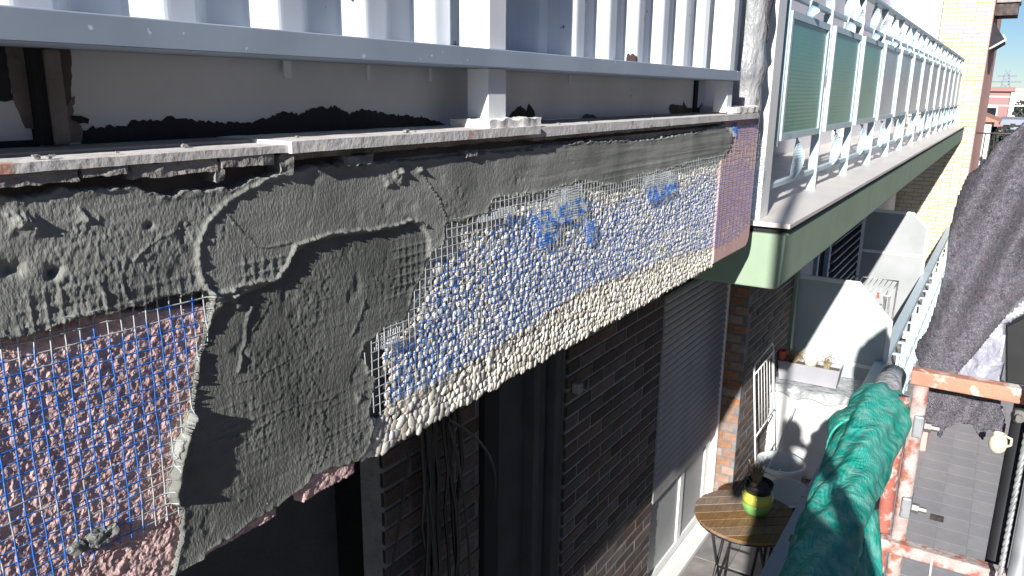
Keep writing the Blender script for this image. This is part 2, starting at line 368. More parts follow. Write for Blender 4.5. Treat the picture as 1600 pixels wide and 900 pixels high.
def rough_box(name, m, parent, x0, x1, y0, y1, z0, z1, cell, amp, seed=0, nscale=30):
    bm = bmesh.new()
    nx = max(1, int((x1 - x0) / cell)); ny = max(1, int((y1 - y0) / cell)); nz = max(1, int((z1 - z0) / cell))
    pts = {}
    def vt(i, j, k):
        if (i, j, k) not in pts:
            p = Vector((x0 + (x1 - x0) * i / nx, y0 + (y1 - y0) * j / ny, z0 + (z1 - z0) * k / nz))
            q = p * nscale + Vector((seed * 3.1, seed, 0))
            d = mnoise.noise_vector(q) * amp + mnoise.noise_vector(q * 3.3) * amp * .4
            pts[(i, j, k)] = bm.verts.new(p + d)
        return pts[(i, j, k)]
    for (na, nb, f) in ((nx, nz, lambda a, b, e: (a, e * ny, b)), (nx, ny, lambda a, b, e: (a, b, e * nz)), (ny, nz, lambda a, b, e: (e * nx, a, b))):
        for e in (0, 1):
            for a in range(na):
                for b in range(nb):
                    bm.faces.new([vt(*f(a, b, e)), vt(*f(a + 1, b, e)), vt(*f(a + 1, b + 1, e)), vt(*f(a, b + 1, e))])
    bmesh.ops.recalc_face_normals(bm, faces=bm.faces)
    me = bpy.data.meshes.new(name); bm.to_mesh(me); bm.free(); me.materials.append(MATS[m])
    for p in me.polygons: p.use_smooth = True
    try: me.set_sharp_from_angle(angle=math.radians(50))
    except Exception: pass
    o = bpy.data.objects.new(name, me); COL.objects.link(o); attach(o, parent); return o

# ================================================================== THE WORKED FASCIA (near balcony slab)
YF = .75
def pz(pts): return [(M(u, v, 1, YF)[0], M(u, v, 1, YF)[2]) for u, v in pts]
balcony = thing('balcony', 'long balcony edge half covered in wet grey mortar over pink render and cream pebbles', 'balcony', (.3, YF, -.545))
# solid slab behind the finishes
MB().box(-1.2, 2.80, YF + .02, 1.6, -.535, -.09).build('slab', 'concrete', balcony)

# plaster outline, traced on the face of the slab (x, z)
P_OUT = pz([(-60, 312), (0, 300), (30, 309), (95, 292), (200, 294), (260, 302), (350, 295), (392, 280), (440, 268), (525, 257), (650, 250), (750, 238), (800, 236), (860, 226), (940, 219), (1007, 219), (1087, 206), (1117, 197), (1130, 193), (1142, 212), (1140, 232), (1128, 245),
            (1085, 252), (1040, 266), (1000, 274), (965, 290), (935, 288), (905, 284), (860, 297), (815, 305), (770, 312), (757, 334), (722, 343), (694, 352), (692, 378),
            (676, 390), (668, 404), (662, 425), (648, 452), (640, 480), (634, 498), (618, 508), (596, 520), (570, 536), (566, 558), (588, 588), (584, 612), (578, 640),
            (584, 668), (576, 700), (562, 722), (546, 722), (512, 735), (488, 747), (480, 760), (420, 800), (330, 862), (284, 905), (270, 905), (278, 872), (286, 828), (282, 800), (262, 775), (264, 740), (275, 690),
            (298, 640), (309, 560), (324, 500), (330, 472), (318, 455), (250, 466), (212, 477), (165, 488), (100, 501), (60, 515), (-60, 545)])
B_OUT = pz([(318, 520), (345, 472), (395, 452), (440, 432), (452, 400), (475, 380), (520, 368), (580, 362), (612, 356), (640, 346), (655, 350), (668, 372), (668, 404), (700, 430), (640, 560),
            (590, 720), (470, 775), (420, 812), (284, 915), (255, 905), (262, 740), (298, 640)])
RIDGES = [  # (points in the photo, half width m, height m)
    ([(452, 262), (400, 285), (352, 312), (322, 345), (306, 380), (306, 415), (318, 448), (332, 462)], .0042, .0042),
    ([(332, 462), (372, 446), (430, 436), (446, 412), (456, 385), (482, 374), (520, 364), (585, 358), (620, 350), (640, 343), (662, 352)], .0035, .0055),
    ([(296, 650), (284, 685), (275, 720), (270, 750), (272, 785)], .0075, .0135),
    ([(345, 330), (372, 362), (398, 384), (425, 384), (446, 378)], .002, .0016),
    ([(652, 264), (668, 290), (683, 315), (693, 340), (690, 352)], .0016, .0030),
    ([(392, 470), (386, 500), (380, 540), (372, 580)], .003, .003),
    ([(360, 600), (400, 590), (440, 566), (500, 545)], .0014, .0014),
    ([(300, 640), (330, 690), (390, 680), (440, 640), (520, 622)], .0012, .0015),
    ([(568, 470), (560, 500), (548, 525)], .002, .0025), ([(615, 700 - 90), (600, 650 - 10)], .003, .003),
    ([(500, 640), (512, 690), (500, 730)], .0014, .0016), ([(150, 440), (165, 480)], .002, .002), ([(205, 405), (230, 380), (290, 350)], .0018, .0016),
    ([(185, 440), (195, 465)], .002, .0025), ([(420, 470), (395, 520)], .0015, .002), ([(770, 240), (786, 268), (800, 290)], .001, .0008),
    ([(1085, 215), (1105, 240)], .0012, .001)]
LUMPS = [(622, 272, .010, .009), (652, 262, .005, .007), (605, 285, .006, .005), (25, 345, .009, .008), (45, 350, .007, .006), (130, 340, .007, .006), (340, 470, .008, .007), (365, 466, .006, .009), (372, 476, .005, .008), (325, 460, .006, .008), (640, 500, .006, .006), (560, 620, .006, .006),
         (600, 530, .006, .005), (575, 580, .006, .006), (655, 445, .006, .006), (588, 655, .006, .005), (105, 525 - 15, .005, .006), (290, 500, .005, .007), (302, 560, .004, .007), (294, 620, .005, .008), (280, 660, .006, .010)]
PITS = [(78, 430, .006, .006), (230, 352, .005, .006), (18, 480 - 60, .010, .006), (82, 420, .007, .005), (40, 300, .008, .004)]
IMPR = [  # net printed through thin mortar: polygon, strength
    ([(365, 400), (440, 395), (445, 425), (372, 445)], .0022), ([(612, 372), (670, 372), (672, 440), (610, 470)], .0022), ([(470, 430), (600, 430), (600, 540), (470, 560)], .0006),
    ([(470, 640), (590, 560), (590, 700), (480, 740)], .0012), ([(20, 450), (330, 420), (330, 470), (20, 520)], .0016), ([(350, 620), (430, 620), (430, 700), (350, 720)], .0009),
    ([(930, 265), (1130, 222), (1130, 250), (940, 290)], .0009), ([(340, 540), (470, 540), (470, 760), (330, 800)], .0005)]
G = .0142; GX0 = .3055; GZ0 = -.0905
def net_x(i, z): return GX0 + G * i + .0022 * (vn(z * 9, i * .13, 5) - .5) + .0016 * (vn(z * 40, i * .9, 6) - .5)
def net_z(j, x): return GZ0 - G * j + .004 * (fbm(x * 5, j * .21, 8) - .5) + .0020 * (vn(x * 35, j * .7, 9) - .5)
def gridlines(x, z):
    a = np.abs(((x - GX0) / G + .5) % 1 - .5) * G; b = np.abs(((GZ0 - z) / G + .5) % 1 - .5) * G
    return np.exp(-(a / .0018) ** 2) + np.exp(-(b / .0018) ** 2)
def plaster_sd(x, z):
    s = x  # outline is made ragged by noise; coarser where it is far
    wx = (fbm(x * 70, z * 70, 21) - .5) * .012; wz = (fbm(x * 70, z * 70, 31) - .5) * .012
    return sdist(x + wx, z + wz, P_OUT)
def plaster_h(x, z, sd):
    h = .0045 + .0040 * (fbm(x * 7, z * 10, 41, 2) - .5) + .0007 * (fbm(x * 40, z * 55, 42, 2) - .5)
    b = sdist(x + (fbm(x * 60, z * 60, 51) - .5) * .006, z + (fbm(x * 60, z * 60, 52) - .5) * .006, B_OUT)
    inb = np.clip(b / .0025 + .5, 0, 1)
    h = h - .0042 * inb
    near = np.exp(-((x - .3) / 1.1) ** 2)
    # drag marks of the trowel: short upright crumbs, thicker near the camera end and smooth at the far end
    rough = np.clip(fbm(x * 13, z * 18, 61) * 4.5 - 1.9, 0, 1.2) * (x < 1.25) + .10
    crumb = fbm(x * 330, z * 170, 62, 3) - .5
    h = h + .0017 * crumb * rough + .0006 * np.abs(fbm(x * 190, z * 90, 63, 3) - .5) * near
    scoop = fbm(x * 26, z * 26, 64, 3); h = h - .0035 * np.clip(scoop - .68, 0, 1) * 3 * near
    h = h + .0016 * (fbm(x * 4, z * 120, 65, 2) - .5) * (x > 1.2)
    sw = np.clip(fbm(x * 6, z * 8, 66, 2) * 4 - 1.9, 0, 1); h = h + .0014 * (fbm(x * 9 + z * 5, (z - x * .35 + .3 * x * x) * 150, 67, 2) - .5) * sw
    for pts, w, a in RIDGES:
        q = pz(pts); d = segdist(x + (fbm(x * 110, z * 110, 71) - .5) * .007, z + (fbm(x * 110, z * 110, 72) - .5) * .007, q)
        h = h + a * np.exp(-(d / (w * (.62 if w < .007 else .8))) ** 2) * (.72 if w < .007 else 1) * (.15 + 1.5 * fbm(x * 210, z * 210, 73, 3) if w < .007 else .62 + .6 * fbm(x * 60, z * 60, 73, 2))
    for u, v, r, a in LUMPS:
        cx, cz = pz([(u, v)])[0]; d = np.hypot(x + (fbm(x * 120, z * 120, 78, 3) - .5) * .016 - cx, z + (fbm(x * 120, z * 120, 79, 3) - .5) * .016 - cz); n = .1 + 1.1 * fbm(x * 170, z * 170, 74, 3)
        h = h + a * np.exp(-(d / r) ** 2) * n
    for u, v, r, a in PITS:
        cx, cz = pz([(u, v)])[0]; d = np.hypot(x - cx, (z - cz) * 1.4); h = h - a * np.exp(-(d / r) ** 2) * fbm(x * 120, z * 120, 75, 3) * 1.6
    gl = None
    for pts, a in IMPR:
        s = np.clip(sdist(x, z, pz(pts)) / .012 + .5, 0, 1)
        if gl is None: gl = gridlines(x, z)
        h = h + .42 * a * s * (gl - .5) * (.5 + fbm(x * 60, z * 60, 76, 2))
    edge = np.exp(-(sd / .005) ** 2)
    h = h + edge * (.0038 * fbm(x * 120, z * 120, 77, 3) - .0005)
    return h
def face_grid(poly_fn, hfn, xa, xb, za, zb, kx, dz, name, m, parent, drop=-.009, attr=None):
    nx = int(math.log(xb / xa) / kx) + 1; nz = int((zb - za) / dz) + 1
    xs = xa * np.exp(np.linspace(0, math.log(xb / xa), nx)); zs = np.linspace(za, zb, nz)
    Xg, Zg = np.meshgrid(xs, zs, indexing='ij'); sd = poly_fn(Xg, Zg)
    h = np.where(sd > 0, hfn(Xg, Zg, sd), drop)
    V = np.stack([Xg, YF - h, Zg], -1).reshape(-1, 3)
    keep = sd > 0; idx = np.arange(nx * nz).reshape(nx, nz)
    k = keep[:-1, :-1] | keep[1:, :-1] | keep[:-1, 1:] | keep[1:, 1:]
    q = np.stack([idx[:-1, :-1], idx[1:, :-1], idx[1:, 1:], idx[:-1, 1:]], -1)[k]
    used = np.unique(q); re = np.full(nx * nz, -1); re[used] = np.arange(len(used))
    return npmesh(name, V[used], re[q], m, parent, True, {'wet': attr(Xg, Zg).reshape(-1)[used]} if attr else None)
def wetness(x, z):   # the lower patch was put on last and is still wet
    b = sdist(x, z, B_OUT); return np.clip(np.clip(b / .006 + .5, 0, 1) * .85 + .5 * np.clip(fbm(x * 7, z * 9, 99, 3) * 3 - 1.6, 0, 1) + .15 * (fbm(x * 50, z * 50, 98, 2) - .5), 0, 1)
face_grid(plaster_sd, plaster_h, .30, 2.60, -.552, -.082, .0034, .00145, 'mortar_coat', 'plaster', balcony, attr=wetness)

# pink rough render, left
PK = pz([(-60, 470), (360, 440), (360, 930), (-60, 1350)])
PK = [(.28, -.20), (.62, -.26), (.62, -.56), (.28, -.56)]
def pink_h(x, z, sd):
    c = fbm(x * 105, z * 105, 81, 3); d = fbm(x * 260, z * 260, 82, 2)
    return -.0052 + .0048 * np.clip(c - .36, 0, .3) + .0030 * (d - .5) + .003 * fbm(x * 22, z * 22, 83, 2) - .006 * np.clip(-.530 - z, 0, .1) * 10
o = face_grid(lambda x, z: sdist(x, z, PK), pink_h, .285, .62, -.553, -.205, .0032, .0014, 'rough_render', 'pink', balcony, -.02)
tag(o, 'coarse pink render showing through the blue net')
xa_ = M(474, 758, 1, YF)[0]; xb_ = M(556, 716, 1, YF)[0]; PK2 = [(xa_, -.50), (xb_, -.50), (xb_, -.556), (xa_, -.556)]
o = face_grid(lambda x, z: sdist(x, z, PK2), lambda x, z, s: pink_h(x, z, s) + .0005, .60, .90, -.556, -.50, .004, .0018, 'rough_render', 'pink', balcony, -.02)
tag(o, 'small strip of pink render under the mortar')
# pink smooth end block
def endblock():
    za, zb = -.535, -.085; vs = []; fs = []; n = 8
    prof = []
    r = .05
    prof.append((2.40, za)); prof.append((2.80 - r, za))
    for k in range(1, n + 1):
        a = -math.pi / 2 + math.pi / 2 * k / n; prof.append((2.80 - r + r * math.cos(a), za + r + r * math.sin(a)))
    prof += [(2.80, zb - .02), (2.79, zb), (2.40, zb)]
    m = MB(); m.prism([(x, z) for x, z in prof], 1, YF - .002, YF + .10)
    return m.build('smooth_render', 'pink_smooth', balcony, bevel=.004)
tag(endblock(), 'smooth pink render at the far end of the balcony edge')

# pebbledash
MB().box(.88, 2.41, YF + .008, YF + .02, -.5445, -.10).build('pebble_bed', 'mortar_cream', balcony)
def pebbles():
    bm = bmesh.new(); bmesh.ops.create_icosphere(bm, subdivisions=1, radius=1)
    base = np.array([v.co[:] for v in bm.verts]); fc = np.array([[v.index for v in f.verts] for f in bm.faces]); bm.free()
    pos = []; x = M(574, 712, 1, YF)[0]
    rr = np.random.RandomState(11)
    while x < 2.41:
        sx = .0094 + .0010 * rr.rand(); z = -.540 + .004 * rr.rand()
        while z < -.17:
            pos.append((x + (rr.rand() - .5) * .008, z + (rr.rand() - .5) * .006)); z += .0112 + .0036 * rr.rand()
        x += sx
    pos = np.array(pos); pos[:, 1] += 0
    sd = plaster_sd(pos[:, 0], pos[:, 1]); ok = sd < .012
    lowleft = M(600, 700, 1, YF)[0]
    ok &= ~((pos[:, 0] < .885) & (pos[:, 1] > -.49)) | (pos[:, 0] > .84)
    pos = pos[ok]
    res = []
    for (px, pzv) in pos:
        big = 1.0
        if pzv < -.475 and px < 1.35: big = 1.0 + .55 * rr.rand() * (1.35 - px) / .5
        a = (.0062 + .0056 * rr.rand()) * big; b = a * (.54 + .34 * rr.rand()); t = .0022 + .0022 * rr.rand()
        ang = math.radians(rr.normal(62, 26)); res.append((px, pzv, a, b, t * big ** .5, ang, rr.rand()))
    res.sort(key=lambda r: r[0] - r[2] * 12)
    shared = []
    for k in range(6):
        me = bpy.data.meshes.new('pebble'); rk = np.random.RandomState(k)
        q = base * (1 + .16 * (rk.rand(len(base), 1) - .5)); me.from_pydata([tuple(p) for p in q], [], [tuple(f) for f in fc.tolist()])
        for p in me.polygons: p.use_smooth = True
        me.materials.append(MATS['pebble']); shared.append(me)
    V = []; Fc = []
    for i, (px, pzv, a, b, t, ang, rnd) in enumerate(res):
        yy = YF + .0074 - t * .42
        if i < 300:
            o = bpy.data.objects.new('pebble', shared[i % 6]); COL.objects.link(o); attach(o, balcony)
            o.location = (px, yy, pzv); o.rotation_euler = (0, -ang, 0); o.scale = (a, t, b)
        else:
            q = base * (1 + .16 * (np.random.RandomState(i).rand(len(base), 1) - .5)) * np.array([a, t, b])
            c, s = math.cos(ang), math.sin(ang)
            w = np.stack([q[:, 0] * c - q[:, 2] * s + px, q[:, 1] + yy, q[:, 0] * s + q[:, 2] * c + pzv], -1)
            Fc.append(fc + len(V) * len(base)); V.append(w)
    o = npmesh('pebbledash', np.concatenate(V), np.concatenate(Fc), 'pebble_mass', balcony); o['kind'] = 'stuff'
pebbles()

# coping slabs on the ledge and the broken course under them
rough_box('coping_slab', 'ledge', balcony, .20, .672, YF - .014, .92, -.077, -.068, .004, .0006, 1, 33)
rough_box('coping_slab', 'ledge', balcony, .660, 1.255, YF - .020, .92, -.078, -.0635, .005, .0006, 2, 27)
rough_box('coping_slab', 'ledge', balcony, 1.235, 2.74, YF - .014, .92, -.084, -.066, .008, .0007, 3, 22)
for a, b, s in ((.20, .405, 4), (.409, .455, 5), (.459, .56, 6), (.565, .64, 7)):
    rough_box('bedding_block', 'ledge_under', balcony, a, b, YF - .010 - .002 * (s % 2), .80, -.092 + .003 * (s % 3), -.0772, .004, .0022, s, 80)
rough_box('bedding_block', 'ledge_under', balcony, .66, 1.27, YF + .004, .80, -.088, -.079, .010, .002, 12, 40)
rough_box('bedding_block', 'ledge_under', balcony, 1.26, 2.72, YF + .0, .80, -.092, -.085, .012, .002, 13, 40)
for (u, v, w, h, s) in ((560, 250, .05, .006, 21), (735, 240, .03, .005, 22), (445, 258, .02, .012, 23), (340, 268, .012, .01, 24)):
    x, _, z = M(u, v, 1, YF - .006); rough_box('mortar_lump', 'plaster_dry', balcony, x - w / 2, x + w / 2, YF - .010, YF + .02, z - h, z + h, .003, .003, s, 90)
rough_box('mortar_lump', 'ledge', balcony, 1.10, 1.27, YF - .012, .82, -.064, -.050, .006, .004, 31, 40)
rough_box('mortar_lump', 'ledge', balcony, 2.50, 2.74, YF - .010, .86, -.064, -.046, .010, .006, 32, 30)
MB().box(-1.2, 2.74, .80, 1.6, -.09, -.0642).build('bed', 'concrete', balcony)
for k in range(14):   # mortar crumbs dropped on the ledge and the rail
    x = .36 + 2.1 * R.random() ** 1.6; w = R.uniform(.0010, .0026) * (1 + x * .5); y = R.uniform(YF - .008, YF + .035); z = -.0665 if x < .67 or x > 1.25 else -.0625
    rough_box('mortar_crumb', 'plaster_dry', balcony, x - w, x + w * 1.3, y - w, y + w, z, z + w * 1.1, w * .45, w * .55, k, 400)
for u, v, w, sd_ in ((150, 842, .010, 3), (118, 855, .007, 5), (172, 828, .006, 8)):
    x, _, z = M(u, v, 1, YF); rough_box('mortar_splash', 'plaster', balcony, x - w, x + w, YF - .006, YF + .004, z - w * .7, z + w * .7, .0018, .0035, sd_, 140)

# ------------------------------------------------------------------ blue nets
NET_R = pz([(600, 480), (640, 400), (700, 330), (760, 300), (900, 262), (1000, 250), (1135, 210), (1160, 190), (1180, 186), (1205, 260), (1198, 305), (1180, 330), (1150, 372), (1120, 386), (1112, 386), (1043, 403), (1000, 420), (900, 457),
            (833, 503), (770, 542), (690, 590), (640, 616), (600, 637), (590, 648), (566, 640), (560, 560)])
NET_L = pz([(-80, 440), (340, 420), (345, 520), (330, 600), (312, 690), (285, 800), (212, 838), (106, 898), (-80, 990)])
def build_net(name, label, poly, xa, xb, off, r):
    V = []; Fc = []; ck = []
    def strand(pts, cake, rad):
        pts = np.array(pts); n = len(pts)
        if n < 2: return
        d = np.gradient(pts, axis=0); d /= np.linalg.norm(d, axis=1)[:, None] + 1e-9
        a = np.array([0, 1, 0]); bb = np.cross(d, a); bb /= np.linalg.norm(bb, axis=1)[:, None] + 1e-9
        ck_ = np.array(cake); rr_ = rad * (1 + .7 * np.clip(ck_, 0, .5))
        b = len(V) and sum(len(q) for q in V)
        ring = np.stack([pts + bb * rr_[:, None], pts - a * rr_[:, None] * .3, pts - bb * rr_[:, None], pts + a * rr_[:, None] * .3], 1).reshape(-1, 3)
        f = []
        for i in range(n - 1):
            for k in range(4): f.append((b + i * 4 + k, b + i * 4 + (k + 1) % 4, b + (i + 1) * 4 + (k + 1) % 4, b + (i + 1) * 4 + k))
        V.append(ring); Fc.append(np.array(f)); ck.append(np.repeat(ck_, 4))
    def run(xs, zs, rad, kind, pl2=None):
        ins = sdist(xs, zs, pl2 or poly) > 0; sdp = plaster_sd(xs, zs)
        h = plaster_h(xs, zs, sdp)
        y = np.full(xs.shape, YF - off) - .0018 * (fbm(xs * 40, zs * 40, 90 + kind, 2) - .4)
        y = np.where((sdp > 0), np.minimum(y, YF - h + .0006), y)
        y = np.where(xs > 2.78, y + .012 * (xs - 2.78) * 10 * vn(zs * 20, xs * 0, 7), y)
        vis = ins & (sdp < .007)
        cake = np.where(sdp > -.036, .36 + sdp * 9, 0) + .38 * (fbm(xs * 7, zs * 10, 95, 3) - .5) + np.clip((1.0 - np.abs(zs + .20) / .09), 0, 1) * .22 * (xs > 1.0) + (.03 if kind == 0 and xb > 1 else 0)
        cur = []; cc = []
        for i in range(len(xs)):
            if vis[i]: cur.append((xs[i], y[i], zs[i])); cc.append(cake[i])
            else:
                strand(cur, cc, rad); cur = []; cc = []
        strand(cur, cc, rad)
    i0 = int((xa - GX0) / G) - 1; i1 = int((xb - GX0) / G) + 1
    for i in range(i0, i1):
        if xb > 1 and GX0 + G * i > 2.41 and i % 3: continue
        zs = np.arange(-.60, -.085, .0045); run(net_x(i, zs), zs, r, 0)
        if name == 'reinforcing_net' and xa < .5: pass
    for j in range(0, 36):
        xs = np.arange(xa, xb, .0045 if xb < 1 else .007); zz = net_z(j, xs)
        if xb > 1: zz = zz + .010 * (fbm(xs * 16, j * .6 + xs * 0, 14, 2) - .5) * np.clip((xs - 2.35) / .3, 0, 1) * 2
        run(xs, zz, r * .92, 1)
    if xb > 1:   # places where the net is folded double
        for f_ in ([(855, 300), (905, 285), (915, 330), (880, 352), (850, 345)], [(905, 335), (925, 345), (922, 385), (912, 380)], [(1000, 275), (1052, 262), (1055, 300), (1010, 318)], [(820, 320), (850, 310), (872, 372), (840, 390)], [(740, 335), (800, 318), (805, 335), (745, 352)],
                   [(1125, 195), (1150, 190), (1150, 215), (1130, 215)], [(585, 520), (625, 505), (620, 540), (580, 548)]):
            pf = pz(f_); x0_ = min(p[0] for p in pf); x1_ = max(p[0] for p in pf); z0_ = min(p[1] for p in pf); z1_ = max(p[1] for p in pf)
            for q in range(int((x1_ - x0_) / (G * .36)) + 1):
                zs = np.arange(z0_, z1_, .0045); run(x0_ + G * .36 * q + .003 * (vn(zs * 30, zs * 0 + q, 3) - .5) + (zs - z0_) * .1, zs, r, 2, pf)
            for q in range(int((z1_ - z0_) / (G * .36)) + 1):
                xs = np.arange(x0_, x1_, .006); run(xs, z0_ + G * .36 * q + .003 * (vn(xs * 30, xs * 0 + q, 4) - .5), r, 3, pf)
    t = thing(name, label, 'mesh', (xa, YF, -.5))
    return npmesh('net', np.concatenate(V), np.concatenate(Fc), 'blue_net', t, True, {'cake': np.concatenate(ck)})
build_net('reinforcing_net', 'blue plaster net over coarse pink render in the lower left', NET_L, .29, .62, .0005 + .0015, .00085)
build_net('reinforcing_net', 'long blue plaster net stretched over cream pebbles and the pink balcony end', NET_R, .80, 3.02, .0052, .00088)

# ------------------------------------------------------------------ enclosure above the ledge
enc = thing('balcony_enclosure', 'white corrugated metal balcony enclosure with a grey bottom rail and peeling panels', 'balcony screen', (1.5, .80, -.064))
def corr():
    prof = []; pitch = .166; x = .205; yt, yc = .853, .829
    k = 0
    while x < 2.62:
        for dx, y in ((0, yt), (.004, yt - .0012), (.032, yc + .0016), (.037, yc + .0003), (.041, yc), (.046, yc + .0003), (.080, yc + .0036), (.086, yc + .006), (.104, yt - .003), (.110, yt - .0006), (.116, yt)): prof.append((x + dx, y))
        x += pitch
    z0, z1 = .066, 1.05; vs = []; fs = []
    for (px, py) in prof: vs += [(px, py, z0), (px, py, z1), (px, py + .0015, z0), (px, py + .0015, z1)]
    for i in range(len(prof) - 1):
        a = i * 4; b = a + 4; fs += [(a, b, b + 1, a + 1), (a + 2, a + 3, b + 3, b + 2), (a, a + 2, b + 2, b), (a + 1, b + 1, b + 3, a + 3)]
    o = MB().add(vs, fs).build('corrugated_sheet', 'white_paint', enc, False); return o
corr()
MB().box(-.4, 2.50, YF, YF + .105, .0355, .0655).build('bottom_rail', 'rail_paint', enc, bevel=.0015)
MB().box(2.506, 2.545, YF + .001, YF + .105, .036, .065).build('rail_splice', 'rail_paint', enc, bevel=.0015)
for x0, w in ((1.138, .058), (2.476, .052)):
    MB().box(x0, x0 + w, .768, .812, -.062, .0352).build('post', 'white_paint', enc, bevel=.002)
    MB().box(x0 + .002, x0 + w - .002, .768, .830, .0658, 1.05).build('post', 'white_paint', enc, bevel=.002)
o = MB().box(2.56, 2.63, .79, .84, .067, 1.05).build('post', 'white_paint', enc, bevel=.002)
MB().box(.462, 2.445, .868, .876, -.0625, .0353).build('kick_panel', 'kick_paint', enc)
MB().box(-.2, .432, .868, .876, -.0625, .0353).build('kick_panel', 'kick_paint', enc)
MB().box(.434, .444, .852, .880, -.0625, .0353).build('panel_edge', 'black_gap', enc)
MB().box(.445, .461, .846, .880, -.0625, .0353).build('stile', 'bare_tan', enc, bevel=.003)
MB().box(2.447, 2.475, .862, .9, -.0625, .0353).build('panel_edge', 'black_gap', enc)
MB().box(2.53, 2.74, .86, .9, -.0625, .0353).build('end_panel', 'wall_white', enc)
MB().box(-.4, 2.62, .872, .90, .036, 1.05).build('backing', 'kick_paint', enc)
for uv, sc in ((460, .010), (587, .004), (684, .0035), (901, .003)):
    pass
def patch(name, m, pts, y, parent, jag=.004, th=.0006, seed=0, sub=.004, axis=1):
    P2 = [(M(u, v, 1, y)[0], M(u, v, 1, y)[2]) for u, v in pts]; out = []; rr = random.Random(seed)
    for i, a in enumerate(P2):
        b = P2[(i + 1) % len(P2)]; L_ = math.hypot(b[0] - a[0], b[1] - a[1]); n = max(1, int(L_ / sub))
        for k in range(n):
            t = k / n; j = jag if a[1] > -.055 or b[1] > -.055 else 0
            out.append((a[0] + (b[0] - a[0]) * t + rr.uniform(-j, j) * .6, a[1] + (b[1] - a[1]) * t + rr.uniform(-j * .5, j)))
    bm = bmesh.new(); vs = [bm.verts.new((x, y, z)) for x, z in out]; f = bm.faces.new(vs)
    e = bmesh.ops.extrude_face_region(bm, geom=[f]); bmesh.ops.translate(bm, vec=(0, -th, 0), verts=[g for g in e['geom'] if isinstance(g, bmesh.types.BMVert)])
    bmesh.ops.triangulate(bm, faces=bm.faces); bmesh.ops.recalc_face_normals(bm, faces=bm.faces)
    me = bpy.data.meshes.new(name); bm.to_mesh(me); bm.free(); me.materials.append(MATS[m])
    o = bpy.data.objects.new(name, me); COL.objects.link(o); attach(o, parent); return o
YP = .8675
patch('peeled_patch', 'bare_black', [(128, 206), (145, 199), (200, 197), (206, 187), (250, 190), (262, 183), (330, 192), (395, 192), (415, 185), (430, 180), (442, 174), (470, 180), (488, 170), (525, 167), (545, 178), (570, 171), (600, 178), (640, 182), (660, 184), (690, 192), (704, 199), (700, 209), (400, 228), (128, 236)], YP, enc, .0030, seed=1)
patch('peeled_patch', 'bare_black', [(790, 190), (800, 176), (812, 165), (822, 174), (826, 163), (834, 172), (838, 195), (820, 200), (790, 203)], YP, enc, .002, seed=2)
patch('peeled_patch', 'stain_brown', [(908, 185), (915, 178), (930, 181), (936, 188), (925, 192), (908, 194)], YP, enc, .002, seed=3)
patch('peeled_patch', 'stain_brown', [(1045, 168), (1048, 163), (1066, 165), (1068, 158), (1073, 169), (1092, 168), (1097, 160), (1103, 169), (1100, 174), (1072, 179), (1048, 178)], YP, enc, .002, seed=4)
patch('peeled_patch', 'stain_brown', [(72, 66), (110, 66), (112, 120), (110, 160), (95, 168), (82, 150), (76, 110)], YP, enc, .001, seed=5)
patch('peeled_patch', 'bare_tan', [(76, 148), (100, 170), (116, 150), (114, 180), (128, 200), (128, 222), (98, 224), (82, 205), (74, 180)], YP - .0008, enc, .002, seed=6)
patch('peeled_patch', 'bare_black', [(112, 180), (126, 181), (140, 186), (138, 193), (124, 193), (112, 188)], YP - .0016, enc, .001, seed=7)
patch('peeled_patch', 'bare_tan', [(4, 62), (50, 66), (54, 120), (56, 165), (64, 205), (40, 200), (22, 160), (12, 115)], YP, enc, .001, seed=8)
patch('peeled_patch', 'bare_black', [(-30, 222), (62, 218), (62, 245), (-30, 250)], YP, enc, .001, seed=9)
patch('peeled_patch', 'bare_black', [(-20, 66), (6, 66), (14, 120), (20, 158), (-20, 160)], YP - .0008, enc, .001, seed=10)
for u, ya, w in ((461, .842, .012), (587, .842, .0045), (684, .842, .0045), (901, .842, .0035)):   # white slips painted in for slits of sunlight under the rail
    x = M(u, 92, 1, .842)[0]; MB().box(x - w / 2, x + w / 2, .8565, .860, .012, .0352).build('light_slit', 'white_paint', enc)

# wrapped downpipe at the end of the enclosure
wp = thing('wrapped_pipe', 'downpipe wrapped in crumpled grey plastic beside the enclosure end', 'pipe', (2.78, .82, -.1))
pts = []; rs = []
for i in range(34):
    z = -.12 + i * .035; pts.append((2.775 + .004 * math.sin(i * .9), .80 + .002 * math.sin(i * 1.7), z)); rs.append(.056 + .004 * math.sin(i * 1.3) * math.sin(i * .37) + (.006 if i in (5, 6) else 0))
MB().tube(pts, rs, 20).build('plastic_wrap', 'wrap_grey', wp, True)
def surf(name, m, parent, fn, nu, nv, th=.004, label=None, smooth=True):
    vs = []; fs = []
    for i in range(nu + 1):
        for j in range(nv + 1): vs.append(fn(i / nu, j / nv))
    for i in range(nu):
        for j in range(nv): fs.append((i * (nv + 1) + j, (i + 1) * (nv + 1) + j, (i + 1) * (nv + 1) + j + 1, i * (nv + 1) + j + 1))
    me = bpy.data.meshes.new(name); me.from_pydata(vs, [], fs); me.materials.append(MATS[m])
    for p in me.polygons: p.use_smooth = smooth
    o = bpy.data.objects.new(name, me); COL.objects.link(o); attach(o, parent)
    if th:
        s = o.modifiers.new('thick', 'SOLIDIFY'); s.thickness = th; s.offset = 0
    return o
def felt_strip(u, v):
    ang = -2.0 + 2.2 * u; z = 1.05 - v * (.86 - .10 * abs(u - .8)); z = z if v < 1 else z
    z = 1.05 + (.115 + .12 * (1 - u) ** 1.2 - 1.05) * v
    r = .062 + .005 * math.sin(z * 40 + u * 5)
    return (2.775 + r * math.cos(ang), .80 + r * math.sin(ang), z)
surf('felt_strip', 'felt', wp, felt_strip, 16, 40, .004)

